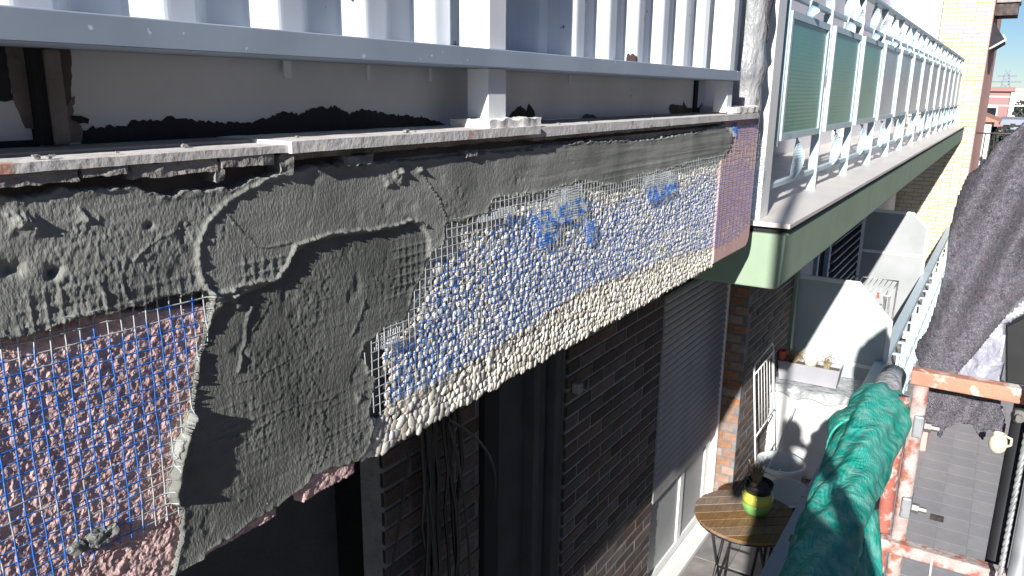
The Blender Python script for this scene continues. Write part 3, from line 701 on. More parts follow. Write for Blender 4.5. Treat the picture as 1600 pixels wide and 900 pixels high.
# ================================================================== NEIGHBOURING BALCONY
XA, XB = 2.93, 14.62; YB = .648
nb = thing('balcony', 'neighbouring balcony with green painted slab edge and pale marble coping', 'balcony', (XA, YB, -.72))
ym = YB + .008
MB().prism([(ym + .02, -.720), (ym, -.708), (ym - .006, -.510), (1.6, -.510), (1.6, -.720)], 0, XA, XB).build('slab_edge', 'green_render', nb, bevel=.006)
MB().box(XA + .02, XB, YB + .03, 1.58, -.5098, -.4842).build('shadow_gap', 'black_gap', nb)
xs = [XA - .008, 4.6, 6.4, 8.2, 10.0, 11.8, 13.4, XB]
for a, b in zip(xs[:-1], xs[1:]): MB().box(a + .001, b - .001, YB - .012, 1.58, -.484, -.466).build('marble_slab', 'marble', nb, bevel=.002)
# railing
rl = thing('balcony_railing', 'pale blue-grey iron balcony railing with twisted bars and ribbed glass panels', 'railing', (XA, .81, -.466))
YR = .81; ZB = -.372; ZM = .375; ZH = .545; Z0 = -.466
MB().box(3.2, XB, YR - .012, YR + .012, ZB - .011, ZB + .011).build('bottom_rail', 'rail_white', rl, bevel=.002)
MB().box(3.2, XB, YR - .012, YR + .012, ZM - .011, ZM + .011).build('middle_rail', 'rail_white', rl, bevel=.002)
MB().box(3.2, XB, YR - .026, YR + .026, ZH - .010, ZH + .012).build('handrail', 'rail_white', rl, bevel=.004)
def post_mesh():
    m = MB(); w, t = .042, .012
    m.twist((0, 0, Z0), (0, 0, -.02), w, t, math.pi / 2, math.pi / 2, 2)
    m.twist((0, 0, -.02), (0, 0, .12), w, t, math.pi / 2, math.pi * 1.5, 14)
    m.twist((0, 0, .12), (0, 0, ZM), w, t, math.pi / 2, math.pi / 2, 2)
    m.twist((0, 0, ZM), (0, 0, ZH), w, t, math.pi / 2, math.pi * 1.5, 12)
    return m
def scroll_mesh(z0, z1):
    return MB().twist((0, 0, z0), (0, 0, z1), .05, .008, math.pi * .15, math.pi * 1.15, 16, .02)
PX = [4.085 + .877 * i for i in range(13)]
first = {}
def rep(key, maker, x, y, m, nm):
    if key not in first:
        o = maker().build(nm, m, None, True, 0); o.parent = rl; o.matrix_parent_inverse = Matrix.Translation(-Vector(rl.location)); o.location = (x, y, 0); first[key] = o
        for p in o.data.polygons: p.use_smooth = False
        return o
    return dupe(first[key], rl, (x, y, 0))
for x in PX:
    rep('post', post_mesh, x, YR, 'rail_white', 'post')
    rep('post', post_mesh, x + .075, YR + .0005, 'rail_white', 'post') if False else None
def panel_frame():
    w, h, t = .735, .50, .028; m = MB()
    m.box(0, w, -.010, .010, 0, t); m.box(0, w, -.010, .010, h - t, h); m.box(0, t, -.0095, .0095, t, h - t); m.box(w - t, w, -.0095, .0095, t, h - t); return m
def panel_glass(nrib):
    w, h, t = .735, .50, .028; m = MB(); vs = []; fs = []; n = nrib * 4
    for i in range(n + 1):
        z = t + (h - 2 * t) * i / n; y = -.002 - .0003 * math.cos(2 * math.pi * i / 4)
        vs += [(t, y, z), (w - t, y, z)]
    for i in range(n): fs.append((2 * i, 2 * i + 1, 2 * i + 3, 2 * i + 2))
    m.add(vs, fs); m.add([(t, .004, t), (w - t, .004, t), (w - t, .004, h - t), (t, .004, h - t)], [(0, 1, 2, 3)]); return m
PS = [3.275] + [x + .075 for x in PX]
frames = []
for i, x in enumerate(PS[:-1]):
    if x + .735 > XB: break
    key = 'frame'
    if key not in first:
        f = rep(key, panel_frame, x, YR - .018, 'rail_white', 'panel_frame')
    else: f = rep(key, panel_frame, x, YR - .018, 'rail_white', 'panel_frame')
    f.location.z = -.188 + .018 * min(i, 4) * .3
    gk = 'gg' if i < 3 else 'gy'
    if gk not in first:
        g = panel_glass(28).build('pane', 'glass_green' if i < 3 else 'glass_grey', None, True); first[gk] = g
    else:
        g = first[gk].copy(); COL.objects.link(g)
    g.parent = f; g.location = (0, 0, 0)
    if i < 3: tag(g, 'green ribbed glass pane')
    xm = x + .735 / 2
    rep('s1', lambda: scroll_mesh(ZB, -.185), xm, YR - .004, 'rail_white', 'twisted_bar')
    rep('s2', lambda: scroll_mesh(.31, ZM), xm, YR - .004, 'rail_white', 'twisted_bar')
    rep('s3', lambda: MB().twist((0, 0, ZM), (0, 0, ZH), .05, .008, math.pi * .15, math.pi * 1.15, 14, .01), xm, YR - .002, 'rail_white', 'twisted_bar')
# end post standing on the marble
MB().box(2.985, 3.10, .765, .80, -.4658, .95).build('end_post', 'pvc_white', rl, bevel=.003)
MB().box(3.12, 3.24, .80, .86, -.4658, -.17).build('end_block', 'marble', rl, bevel=.003)
MB().tube([(3.262, .80, -.21), (3.262, .80, .36)], .012, 10).build('end_bar', 'rail_white', rl, True)

# wall behind the neighbouring balcony
wb = thing('house_wall', 'white rendered upper house wall behind the neighbouring balcony railing', 'wall', (8, 1.5, -.466))
MB().box(2.9, 4.3, 1.5, 1.7, -.4655, 2.4).build('wall', 'wall_white', wb)
MB().box(5.5, 8.3, 1.5, 1.7, -.4655, 2.4).build('wall', 'wall_white', wb)
MB().box(9.4, 14.6, 1.5, 1.7, -.4655, 2.4).build('wall', 'wall_white', wb)
MB().box(4.3, 5.5, 1.5, 1.7, 1.5, 2.4).build('wall', 'wall_white', wb)
MB().box(8.3, 9.4, 1.5, 1.7, 1.5, 2.4).build('wall', 'wall_white', wb)
for a, b in ((4.3, 5.5), (8.3, 9.4)):
    d = MB().box(a, a + .06, 1.54, 1.60, -.4655, 1.5).box(b - .06, b, 1.54, 1.60, -.4655, 1.5).box((a + b) / 2 - .04, (a + b) / 2 + .04, 1.545, 1.595, -.4655, 1.44).box(a + .06, b - .06, 1.545, 1.595, 1.44, 1.5).build('door', 'pvc_white', wb)
    MB().box(a + .06, b - .06, 1.60, 1.61, -.4655, 1.44).build('pane', 'glass_dark', d)
sc_ = MB()   # wrought scroll grille in front of the first door
for k in range(5):
    cx = 4.45 + k * .22
    sp = [(cx + .085 * (1 - t / 14) * math.cos(t * .6), 1.43, -.22 + .085 * (1 - t / 14) * math.sin(t * .6)) for t in range(14)]
    sc_.tube(sp, .006, 6); sc_.tube([(cx + .11, 1.43, -.45), (cx + .11, 1.43, .35)], .007, 6)
sc_.tube([(4.3, 1.43, -.45), (5.5, 1.43, -.45)], .008, 6).tube([(4.3, 1.43, -.1), (5.5, 1.43, -.1)], .008, 6).tube([(4.3, 1.43, .35), (5.5, 1.43, .35)], .008, 6)
gr = thing('window_grille', 'black scrolled iron grille in front of the upper balcony door', 'grille', (4.9, 1.43, -.45)); sc_.build('grille', 'iron_black', gr, True)
aw = thing('balcony_screen', 'large smooth pale lilac screen at the far end of the upper balcony', 'screen', (12.4, 1.2, -.4))
MB().box(11.4, 11.5, .98, 1.5, .3, 2.3).build('panel', 'wall_white', aw)
MB().box(11.38, 11.52, .94, .98, -.46, 2.3).build('frame', 'pvc_white', aw)
# party wall between the two balconies, standing behind the wrapped pipe
pw = thing('party_wall', 'narrow grey rendered party wall between the two upper balconies', 'wall', (2.85, 1.2, -.46))
MB().box(2.83, 2.90, .86, 1.5, -.466, 1.6).build('wall', 'kick_paint', pw)

# ================================================================== LOWER FLOOR
ZT = -3.03
fl = tag(MB().box(-1.5, 15.4, .46, 1.5, ZT - .25, ZT - .012).build('terrace_floor', 'concrete'), kind='structure')
tile0 = None
for i in range(34):
    for j in range(3):
        x = 1.9 + i * .335; y = .50 + j * .335
        if not inview((x, y, ZT), 60): continue
        if tile0 is None: tile0 = MB().box(.003, .332, .003, .332, -.0118, 0).build('tile', 'tile', fl, bevel=.002); tile0.location = (x, y, ZT)
        else: dupe(tile0, fl, (x, y, ZT))
BR = {}
def brick_mesh(l, h, d, m):
    k = (round(l, 3), m)
    if k not in BR:
        o = MB().box(0, l, 0, d, 0, h).build('brick', m, None, False)
        me = o.data; bm = bmesh.new(); bm.from_mesh(me)
        bmesh.ops.bevel(bm, geom=list(bm.edges), offset=.003, segments=1, affect='EDGES'); bm.to_mesh(me); bm.free()
        bpy.data.objects.remove(o); BR[k] = me
    return BR[k]
def brick_face(parent, org, ang, W_, H_, m, mort, bl=.24, bh=.055, j=.012, dep=.02, limit=300, mass=None, skip=None, jd=.004):
    """courses of brick on a face starting at org, running along direction ang (radians, in plan), H_ high"""
    c, s = math.cos(ang), math.sin(ang); ox, oy, oz = org; items = []
    nrow = int(H_ / (bh + j))
    for r_ in range(nrow):
        x = -(bl + j) / 2 if r_ % 2 else 0.0
        while x < W_ - .02:
            a = max(x, 0); b = min(x + bl, W_)
            if b - a > .03:
                wx, wy, wz = ox + a * c, oy + a * s, oz + r_ * (bh + j) + j
                if inview((wx, wy, wz), 60) and not (skip and skip(wx, wy, wz)):
                    items.append((PJ(wx, wy, wz)[2], wx, wy, wz, b - a, r_))
            x += bl + j
    items.sort(); rest = MB()
    for n_, (d_, wx, wy, wz, l, r_) in enumerate(items):
        t = R.uniform(-.002, .002)
        if n_ < limit:
            o = bpy.data.objects.new('brick', brick_mesh(l, bh, dep, m)); COL.objects.link(o); attach(o, parent)
            o.location = (wx + s * t, wy - c * t, wz); o.rotation_euler = (0, 0, ang)
        else:
            b0 = len(rest.v); rest.box(0, l, 0, dep, 0, bh)
            for q in range(b0, len(rest.v)):
                x_, y_, z_ = rest.v[q]; rest.v[q] = (wx + x_ * c - y_ * s + s * t, wy + x_ * s + y_ * c - c * t, wz + z_)
    if rest.v: o = rest.build('brickwork', mass or m, parent); o['kind'] = 'stuff'
    mb = MB().box(0, W_, jd, .10, 0, H_)
    mb.v = [(ox + x_ * c - y_ * s, oy + x_ * s + y_ * c, oz + z_) for x_, y_, z_ in mb.v]
    mb.build('mortar', mort, parent)
YW = 1.5
b1 = thing('brick_wall', 'dark brown brick wall of the lower storey left of the roller shutter', 'wall', (3.3, YW, ZT))
brick_face(b1, (2.84, YW - .012, ZT), 0, 1.115, 2.3, 'brick_dark', 'mortar')
b2 = thing('brick_wall', 'shaded brick wall behind the hanging cables under the near balcony', 'wall', (1.9, YW, ZT))
brick_face(b2, (1.64, YW - .012, ZT), 0, .52, 2.3, 'brick_dark', 'mortar_dark')  # shade under the slab is put into the darker brick and mortar
dk = thing('doorway', 'dark recessed doorway strip with upright trim under the near balcony', 'doorway', (2.4, YW, ZT))
MB().box(2.27, 2.52, YW + .02, YW + .06, ZT, -.72).build('panel', 'dark_render', dk)
MB().box(2.165, 2.265, YW - .03, YW + .06, ZT, -.72).build('jamb', 'black_gap', dk, bevel=.004)
for x, w, y in ((2.525, .045, -.03), (2.60, .05, -.01), (2.68, .035, -.04), (2.74, .06, -.01)): MB().box(x, x + w, YW + y, YW + .06, ZT, -.72).build('trim', 'dark_render', dk, bevel=.004)
MB().box(2.52, 2.835, YW + .03, YW + .06, ZT, -.72).build('backing', 'black_gap', dk)
MB().box(-1.5, 1.635, YW + .2, YW + .3, ZT, -.72).build('recess', 'dark_render', dk)
# lintel zone and ceilings
lw = thing('lintel_wall', 'rendered wall strip above the brickwork under both balconies', 'wall', (5, 1.56, -.72))
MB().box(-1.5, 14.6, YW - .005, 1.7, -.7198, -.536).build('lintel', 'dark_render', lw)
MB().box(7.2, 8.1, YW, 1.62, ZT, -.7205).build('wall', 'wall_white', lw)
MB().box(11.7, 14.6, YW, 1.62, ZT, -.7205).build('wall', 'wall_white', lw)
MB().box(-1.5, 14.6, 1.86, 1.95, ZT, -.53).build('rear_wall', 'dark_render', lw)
# roller shutter and window
rs_ = thing('roller_shutter', 'half lowered grey roller shutter over the lower window', 'shutter', (4.55, YW, -2.32))
sl0 = None; zt = -1.10; n = 28
def slat():
    h = .0445; pr = [(.000, 0), (-.016, .002), (-.020, .012), (-.015, .030), (-.003, .0425), (.004, .0425), (.004, 0)]
    return MB().prism([(y, z) for y, z in pr], 0, 0, 1.165)
for k in range(n):
    loc = (3.965, YW - .001 + .0004 * R.random(), zt - (k + 1) * .0438)
    if sl0 is None:
        sl0 = slat().build('slat', 'shutter_grey', None, False); sl0.parent = rs_; sl0.matrix_parent_inverse = Matrix.Translation(-Vector(rs_.location)); sl0.location = loc
    else: dupe(sl0, rs_, loc)
zb = zt - n * .0438
MB().box(3.965, 5.13, YW - .016, YW + .004, zb - .05, zb - .001).build('bottom_bar', 'shutter_grey', rs_, bevel=.003)
MB().box(5.131, 5.155, YW - .03, YW + .03, ZT + .05, -1.08).build('guide', 'pvc_white', rs_, bevel=.003)
MB().box(3.957, 3.9645, YW - .004, YW + .03, zb - .05, -1.08).build('guide', 'dark_render', rs_)
MB().box(3.957, 5.155, YW + .006, YW + .05, zt + .001, -.7205).build('box', 'dark_render', rs_)
wd = thing('window', 'white framed glazed door showing below the roller shutter', 'window', (4.55, YW, ZT))
fm = MB().box(3.97, 5.13, YW + .015, YW + .05, ZT, ZT + .09).box(4.03 - .06, 4.03, YW + .015, YW + .05, ZT + .09, zb).box(4.53, 4.60, YW + .015, YW + .05, ZT + .09, zb).box(5.03, 5.13, YW + .015, YW + .05, ZT + .09, zb).build('frame', 'pvc_white', wd, bevel=.003)
MB().box(4.03, 4.53, YW + .028, YW + .036, ZT + .09, zb).build('pane', 'frosted_grey', wd); MB().box(4.60, 5.03, YW + .028, YW + .036, ZT + .09, zb).build('pane', 'frosted_grey', wd)
MB().box(3.95, 5.16, YW - .10, YW + .012, ZT, ZT + .035).build('sill', 'pvc_white', wd, bevel=.003)
# pilaster with lit tan near face and outer face
pl = thing('brick_pier', 'brick pier right of the roller shutter with a sunlit tan lower corner', 'pier', (5.3, 1.4, ZT))
XP = 5.17; YPi = 1.345
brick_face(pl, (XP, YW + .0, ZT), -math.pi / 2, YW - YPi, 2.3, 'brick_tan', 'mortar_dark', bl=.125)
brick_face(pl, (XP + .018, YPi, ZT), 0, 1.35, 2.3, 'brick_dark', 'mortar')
# fill the pier behind its two faces with a dark mortar core
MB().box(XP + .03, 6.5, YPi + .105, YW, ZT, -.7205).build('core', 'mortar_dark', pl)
# green return strip by the cabinet
gs = thing('wall_return', 'narrow green painted wall return behind the clothes rack', 'wall', (6.56, 1.42, ZT))
MB().box(6.53, 6.62, 1.32, 1.5, ZT, -.7205).build('wall', 'green_render', gs)

# partitions
def partition(label, x, yl, yr, zt_, ztr, zmid, m1, m2, cham):
    t = thing('balcony_partition', label, 'partition', (x, (yl + yr) / 2, ZT), 'frosted partitions across the lower terrace')
    c1, c2 = cham
    out = [(yl, ZT + .08), (yr, ZT + .08), (yr, c2), (c1, zt_), (yl, zt_)]
    MB().prism([(yl - .02, zmid + .02), (yr + .02, zmid + .02), (yr + .02, c2 - .01), (c1 + .01, zt_ - .02), (yl - .02, zt_ - .02)], 0, x + .012, x + .018).build('pane', m1, t)
    MB().box(x + .012, x + .018, yr + .02, yl - .02, ZT + .1, zmid - .02).build('pane', m2, t)
    f = MB(); w = .035
    f.box(x, x + .03, yl - w, yl, ZT, zt_); f.box(x + .001, x + .029, yr, yr + w, ZT, c2); f.box(x + .002, x + .028, yr + w, yl - w, zmid - .017, zmid + .017)
    f.box(x + .002, x + .028, c1, yl - w, zt_ - w, zt_); f.box(x + .002, x + .028, yr + w, yl - w, ZT + .06, ZT + .1)
    f.prism([(c1, zt_), (c1, zt_ - w), (yr, c2 - w * .6), (yr, c2 + .002)], 0, x + .003, x + .027)
    f.build('frame', 'pvc_white' if x < 9 else 'pvc_white', t, bevel=.002)
partition('nearer frosted partition panel with white frame behind the planter', 6.65, 1.42, .585, -1.47, 0, -2.17, 'frosted', 'frosted', (.86, -1.76))
partition('farther grey partition panel near the yellow brick corner', 10.5, 1.42, .665, -1.38, 0, -1.91, 'frosted_grey', 'frosted_grey', (.86, -1.58))
# louvred shutters between partitions
lv = thing('louvred_shutter', 'pale blue louvred shutter doors between the two partitions', 'shutter', (9.8, YW, ZT))
MB().box(8.15, 8.22, YW - .03, YW + .02, ZT, -.7205).box(11.5, 11.58, YW - .03, YW + .02, ZT, -.7205).box(8.22, 11.5, YW - .02, YW + .02, -1.0, -.7205).box(8.75, 8.85, YW - .03, YW + .018, ZT, -1.0).build('frame', 'louvre_blue', lv)
l0 = None
for k in range(19):
    z = -1.1 - k * .1
    if l0 is None:
        l0 = MB().prism([(-.050, .030), (-.056, .020), (.004, -.030), (.010, -.020)], 0, 0, 2.6).build('louvre', 'louvre_blue', None); l0.parent = lv; l0.matrix_parent_inverse = Matrix.Translation(-Vector(lv.location)); l0.location = (8.87, YW - .01, z)
    else: dupe(l0, lv, (8.87, YW - .01, z))
MB().box(8.22, 11.5, YW + .025, YW + .05, ZT, -1.0).build('backing', 'black_gap', lv)  # black sheet paints in the shade between the louvres

# lower railing
lr = thing('balcony_railing', 'pale blue-grey flat-topped railing along the lower terrace with rust patches', 'railing', (5, .6, ZT))
MB().box(1.8, 4.25, .592, .675, -2.115, -2.10).build('top_rail', 'rail_rust', lr, bevel=.003)
MB().box(4.252, 14.6, .592, .675, -2.1152, -2.1002).build('top_rail', 'rail_white', lr, bevel=.003)
MB().box(1.8, 14.6, .594, .600, -2.165, -2.1155).build('rail_face', 'rail_white', lr)
MB().box(1.8, 14.6, .545, .57, -2.55, -2.53).build('middle_rail', 'rail_white', lr)
MB().box(1.8, 14.6, .545, .57, -2.96, -2.94).build('bottom_rail', 'rail_white', lr)
b0 = None
for k in range(33):
    x = 1.9 + k * .38
    def bal(): return MB().box(-.011, .011, .545, .569, ZT + .0, -2.20).box(-.0105, .0105, .5455, .64, -2.20, -2.18)
    if b0 is None: b0 = bal().build('baluster', 'rail_white', None); b0.parent = lr; b0.matrix_parent_inverse = Matrix.Translation(-Vector(lr.location)); b0.location = (x, 0, 0)
    else: dupe(b0, lr, (x, 0, 0))
tag(MB().box(-1.5, 14.6, .44, .595, ZT - .2502, ZT - .006).build('terrace_kerb', 'mortar', bevel=.004), kind='structure')

# cabinet
cb = thing('storage_cabinet', 'white two-door plastic cabinet on the lower terrace with the planter on top', 'cabinet', (6.3, 1.06, ZT))
MB().box(6.12, 6.52, .745, 1.375, ZT, -2.285).build('body', 'pvc_white', cb, bevel=.008)
MB().box(6.100, 6.119, .750, 1.056, ZT + .03, -2.335).build('door', 'pvc_white', cb, bevel=.004); MB().box(6.100, 6.119, 1.062, 1.370, ZT + .03, -2.335).build('door', 'pvc_white', cb, bevel=.004)
MB().box(6.085, 6.53, .735, 1.385, -2.332, -2.2845).build('lid', 'pvc_white', cb, bevel=.006)
pt = thing('plastic_sheet', 'crumpled grey plastic sheet spread under the planter on the cabinet', 'sheet', (6.3, 1.06, -2.28))
def psf(u, v):
    x = 6.04 + .5 * u; y = .70 + .72 * v; z = -2.272 + .02 * fbm(x * 9, y * 9, 5, 3) - .0
    if x < 6.09: z -= (6.09 - x) * 1.2 + .02 * math.sin(y * 23)
    return (x + .02 * math.sin(y * 17), y, z)
surf('sheet', 'plastic_sheet', pt, lambda u, v: tuple(float(q) for q in psf(u, v)), 26, 40, .003)
pn = thing('planter', 'long grey trough planter holding dried plants on top of the cabinet', 'planter', (6.28, 1.09, -2.26))
x0, x1, y0, y1, z0, z1 = 6.20, 6.38, .865, 1.34, -2.255, -2.10
tr = MB(); tr.add([(x0 + .02, y0 + .02, z0), (x1 - .02, y0 + .02, z0), (x1 - .02, y1 - .02, z0), (x0 + .02, y1 - .02, z0), (x0, y0, z1), (x1, y0, z1), (x1, y1, z1), (x0, y1, z1),
                    (x0 + .01, y0 + .01, z1), (x1 - .01, y0 + .01, z1), (x1 - .01, y1 - .01, z1), (x0 + .01, y1 - .01, z1), (x0 + .015, y0 + .02, z1 - .03), (x1 - .015, y0 + .02, z1 - .03), (x1 - .015, y1 - .02, z1 - .03), (x0 + .015, y1 - .02, z1 - .03)],
                   [(0, 3, 2, 1), (0, 1, 5, 4), (1, 2, 6, 5), (2, 3, 7, 6), (3, 0, 4, 7), (4, 5, 9, 8), (5, 6, 10, 9), (6, 7, 11, 10), (7, 4, 8, 11), (8, 9, 13, 12), (9, 10, 14, 13), (10, 11, 15, 14), (11, 8, 12, 15)])
tr.build('trough', 'planter_grey', pn); MB().box(x0 + .016, x1 - .016, y0 + .02, y1 - .02, z1 - .06, z1 - .03).build('soil', 'soil', pn)
def twigs(seed, c, n, h, spread, m, name, parent, r=.0022):
    rr = random.Random(seed); mb = MB()
    for k in range(n):
        a = rr.uniform(0, 6.28); s = spread * rr.random(); hh = h * rr.uniform(.4, 1)
        p0 = Vector(c) + Vector((rr.uniform(-.25, .25) * spread, rr.uniform(-.25, .25) * spread, 0)); p2 = p0 + Vector((math.cos(a) * s, math.sin(a) * s, hh))
        p1 = p0.lerp(p2, .5) + Vector((rr.uniform(-.015, .015), rr.uniform(-.015, .015), .012)); mb.tube([p0, p1, p2], [r, r * .8, r * .5], 4, False)
        for q in range(3):
            c_ = p1.lerp(p2, rr.random()); e = Vector((rr.uniform(-1, 1), rr.uniform(-1, 1), rr.uniform(-.5, 1))).normalized(); g = e.cross(Vector((0.3, .5, .8))).normalized()
            L_ = rr.uniform(.012, .026); mb.add([c_, c_ + e * L_ * .5 + g * L_ * .2, c_ + e * L_, c_ + e * L_ * .5 - g * L_ * .2], [(0, 1, 2, 3)])
    o = mb.build(name, m, parent); return o
twigs(1, (6.27, 1.24, -2.13), 90, .13, .09, 'dry_plant', 'dry_grass', pn)
twigs(2, (6.28, .98, -2.13), 30, .15, .08, 'dry_plant', 'dry_stems', pn, .0016)
rp = thing('flower_pot', 'small red plastic flower pot at the left end of the trough planter', 'pot', (6.24, 1.33, -2.13))
MB().lathe([(.028, 0), (.036, .08), (.040, .082), (.040, .098), (.034, .098), (.030, .03)], (6.235, 1.315, -2.115), 20).build('pot', 'terracotta', rp, True)
cbx = thing('cream_pot', 'cream coloured pot lying among dried stems in the trough planter', 'pot', (6.27, 1.11, -2.13))
MB().lathe([(.045, 0), (.055, .05), (.055, .07), (.048, .07), (.04, .03)], (6.28, 1.10, -2.125), 20).build('pot', 'cream', cbx, True)

# bucket
bk = thing('bucket', 'large white plastic bucket on the lower terrace floor in front of the cabinet', 'bucket', (5.52, 1.10, ZT))
MB().lathe([(.13, .0), (.165, .36), (.178, .362), (.180, .385), (.168, .388), (.158, .36), (.128, .02)], (5.52, 1.10, ZT), 32, False).build('body', 'bucket_white', bk, True)
MB().lathe([(.128, .02), (.02, .022)], (5.52, 1.10, ZT), 32).build('base', 'bucket_white', bk)
hd = [(5.52 + .19 * math.cos(a), 1.10 + .19 * math.sin(a) * .98, ZT + .36 - .06 * math.sin((a + .4) * 1.0) ** 2) for a in [2.0 + .13 * k for k in range(25)]]
MB().tube(hd, .0025, 6).build('handle', 'steel', bk, True)

# table
tb = thing('bistro_table', 'round slatted wooden bistro table with folding black iron legs', 'table', (3.99, .985, ZT))
cx, cy, rt = 4.03, .955, .285
ns = 7; wsl = 2 * rt / ns
for k in range(ns):
    a = -rt + k * wsl + .003; b = a + wsl - .006; poly = []
    for t in [a + (b - a) * i / 6 for i in range(7)]: poly.append((cx + t, cy + math.sqrt(max(rt * rt - t * t, 0))))
    for t in [b - (b - a) * i / 6 for i in range(7)]: poly.append((cx + t, cy - math.sqrt(max(rt * rt - t * t, 0))))
    th_ = math.radians(38); poly = [(cx + (x - cx) * math.cos(th_) - (y - cy) * math.sin(th_), cy + (x - cx) * math.sin(th_) + (y - cy) * math.cos(th_)) for x, y in poly]
    MB().prism(poly, 2, -2.316, -2.300).build('slat', 'wood', tb, bevel=.002)
MB().tube([(cx + (rt - .012) * math.cos(t * .2618), cy + (rt - .012) * math.sin(t * .2618), -2.325) for t in range(25)], .008, 6).build('rim', 'iron_black', tb, True)
for s1, s2 in ((1, 1), (1, -1), (-1, 1), (-1, -1)):
    MB().tube([(cx + s1 * .20, cy + s2 * .13, -2.325), (cx - s1 * .21, cy + s2 * .15, ZT)], .009, 8).build('leg', 'iron_black', tb, True)
MB().tube([(cx, cy - .15, -2.68), (cx, cy + .15, -2.68)], .006, 6).build('brace', 'iron_black', tb, True)
po = thing('plant_pot', 'yellow and green glazed pot with a dried plant on the wooden table', 'pot', (4.02, .94, -2.30))
pc = (4.08, .915, -2.299)
MB().lathe([(.052, 0), (.072, .02), (.084, .055), (.086, .075)], pc, 32).build('green_band', 'glaze_green', po, True)
MB().lathe([(.0862, .0755), (.084, .11), (.076, .135), (.070, .137)], pc, 32).build('yellow_band', 'glaze_yellow', po, True)
MB().lathe([(.071, .1375), (.078, .165), (.080, .19), (.074, .19), (.070, .165), (.01, .163)], pc, 32).build('inner_pot', 'black_plastic', po, True)
MB().lathe([(.069, .170), (.04, .176), (.005, .178)], pc, 20).build('soil', 'soil', po, True)
twigs(5, (pc[0], pc[1] + .02, pc[2] + .17), 46, .15, .06, 'dry_plant', 'dried_plant', po, .0035)

# folding chair beside the table
ch = thing('stool', 'black stool with a pale round cushion tucked between table and railing', 'stool', (4.52, .86, ZT))
cc = (4.60, .862)
def disc(rx, ry, z0, z1, dx=0): return MB().prism([(cc[0] + dx + rx * math.cos(a), cc[1] + ry * math.sin(a)) for a in [2 * math.pi * k / 32 for k in range(32)]], 2, z0, z1)
disc(.215, .150, -2.43, -2.405).build('seat', 'black_plastic', ch, bevel=.006)
disc(.185, .135, -2.404, -2.375, -.022).build('cushion', 'frosted', ch, bevel=.012)
for sy in (-1, 1):
    for sx in (-1, 1): MB().tube([(cc[0] + sx * .10, cc[1] + sy * .08, -2.43), (cc[0] + sx * .18, cc[1] + sy * .13, ZT)], .010, 8).build('leg', 'iron_black', ch, True)
# folded clothes rack leaning on the pier
cr_ = thing('clothes_rack', 'folded white wire clothes rack leaning against the brick pier', 'clothes rack', (5.6, 1.28, ZT))
A = Vector((5.30, 1.30, ZT + .02)); 
def rk(u, v, off=0): return (5.35 + .52 * u + .0, 1.315 - .10 * (1 - v) - off, -2.86 + (.98 * v) + .03 * u)
MB().tube([rk(0, 0), rk(0, .97), rk(.06, 1), rk(.94, 1), rk(1, .97), rk(1, 0), rk(0, 0)], .007, 8).build('frame', 'pvc_white', cr_, True)
for k in range(1, 7): MB().tube([rk(k / 7, .45, .01), rk(k / 7, .93, .01)], .0025, 6).build('wire', 'pvc_white', cr_, True)
for v in (.45, .93, .16): MB().tube([rk(0, v, .005), rk(1, v, .005)], .006, 6).build('crossbar', 'pvc_white', cr_, True)
MB().tube([rk(0, .05, .02), (5.55, 1.15, -2.62), (5.85, 1.10, -2.33)], .009, 8).build('support_arm', 'pvc_white', cr_, True)
MB().tube([rk(.1, 0, .02), (5.42, 1.14, ZT), (5.55, 1.10, -2.72)], .009, 8).build('support_arm', 'pvc_white', cr_, True)

# second airer between the partitions with pegs and towel
ar = thing('clothes_airer', 'wire clothes airer with coloured pegs between the two partitions', 'clothes rack', (8.7, 1.0, ZT))
MB().tube([(8.35, .80, -1.95), (9.1, .80, -1.95), (9.1, 1.25, -1.95), (8.35, 1.25, -1.95), (8.35, .80, -1.95)], .008, 6).build('frame', 'pvc_white', ar, True)
for k in range(1, 9): MB().tube([(8.35, .80 + .05 * k, -1.948), (9.1, .80 + .05 * k, -1.948)], .004, 5).build('wire', 'pvc_white', ar, True)
for x, y in ((8.4, .8), (9.05, .8), (8.4, 1.25), (9.05, 1.25)): MB().tube([(x, y, -1.95), (x + (.2 if x < 8.7 else -.2), y, ZT)], .008, 6).build('leg', 'steel', ar, True)
for k, (y, m) in enumerate(((1.02, 'green_net'), (.98, 'louvre_blue'), (.90, 'terracotta'), (.94, 'wall_white'))):
    MB().box(8.33, 8.36, y - .012, y + .012, -1.985, -1.93).build('peg', m, ar, bevel=.003)
MB().box(8.45, 8.80, .86, .862, -2.35, -1.95).build('cloth', 'pvc_white', ar)
tw = thing('towel', 'dark blue striped towel draped low beside the airer', 'towel', (8.0, .80, -2.5))
surf('cloth', 'car_blue', tw, lambda u, v: (7.6 + .5 * u, .74 + .10 * v + .01 * math.sin(u * 20), -2.35 - .5 * v + .03 * math.sin(u * 9)), 20, 14, .006)

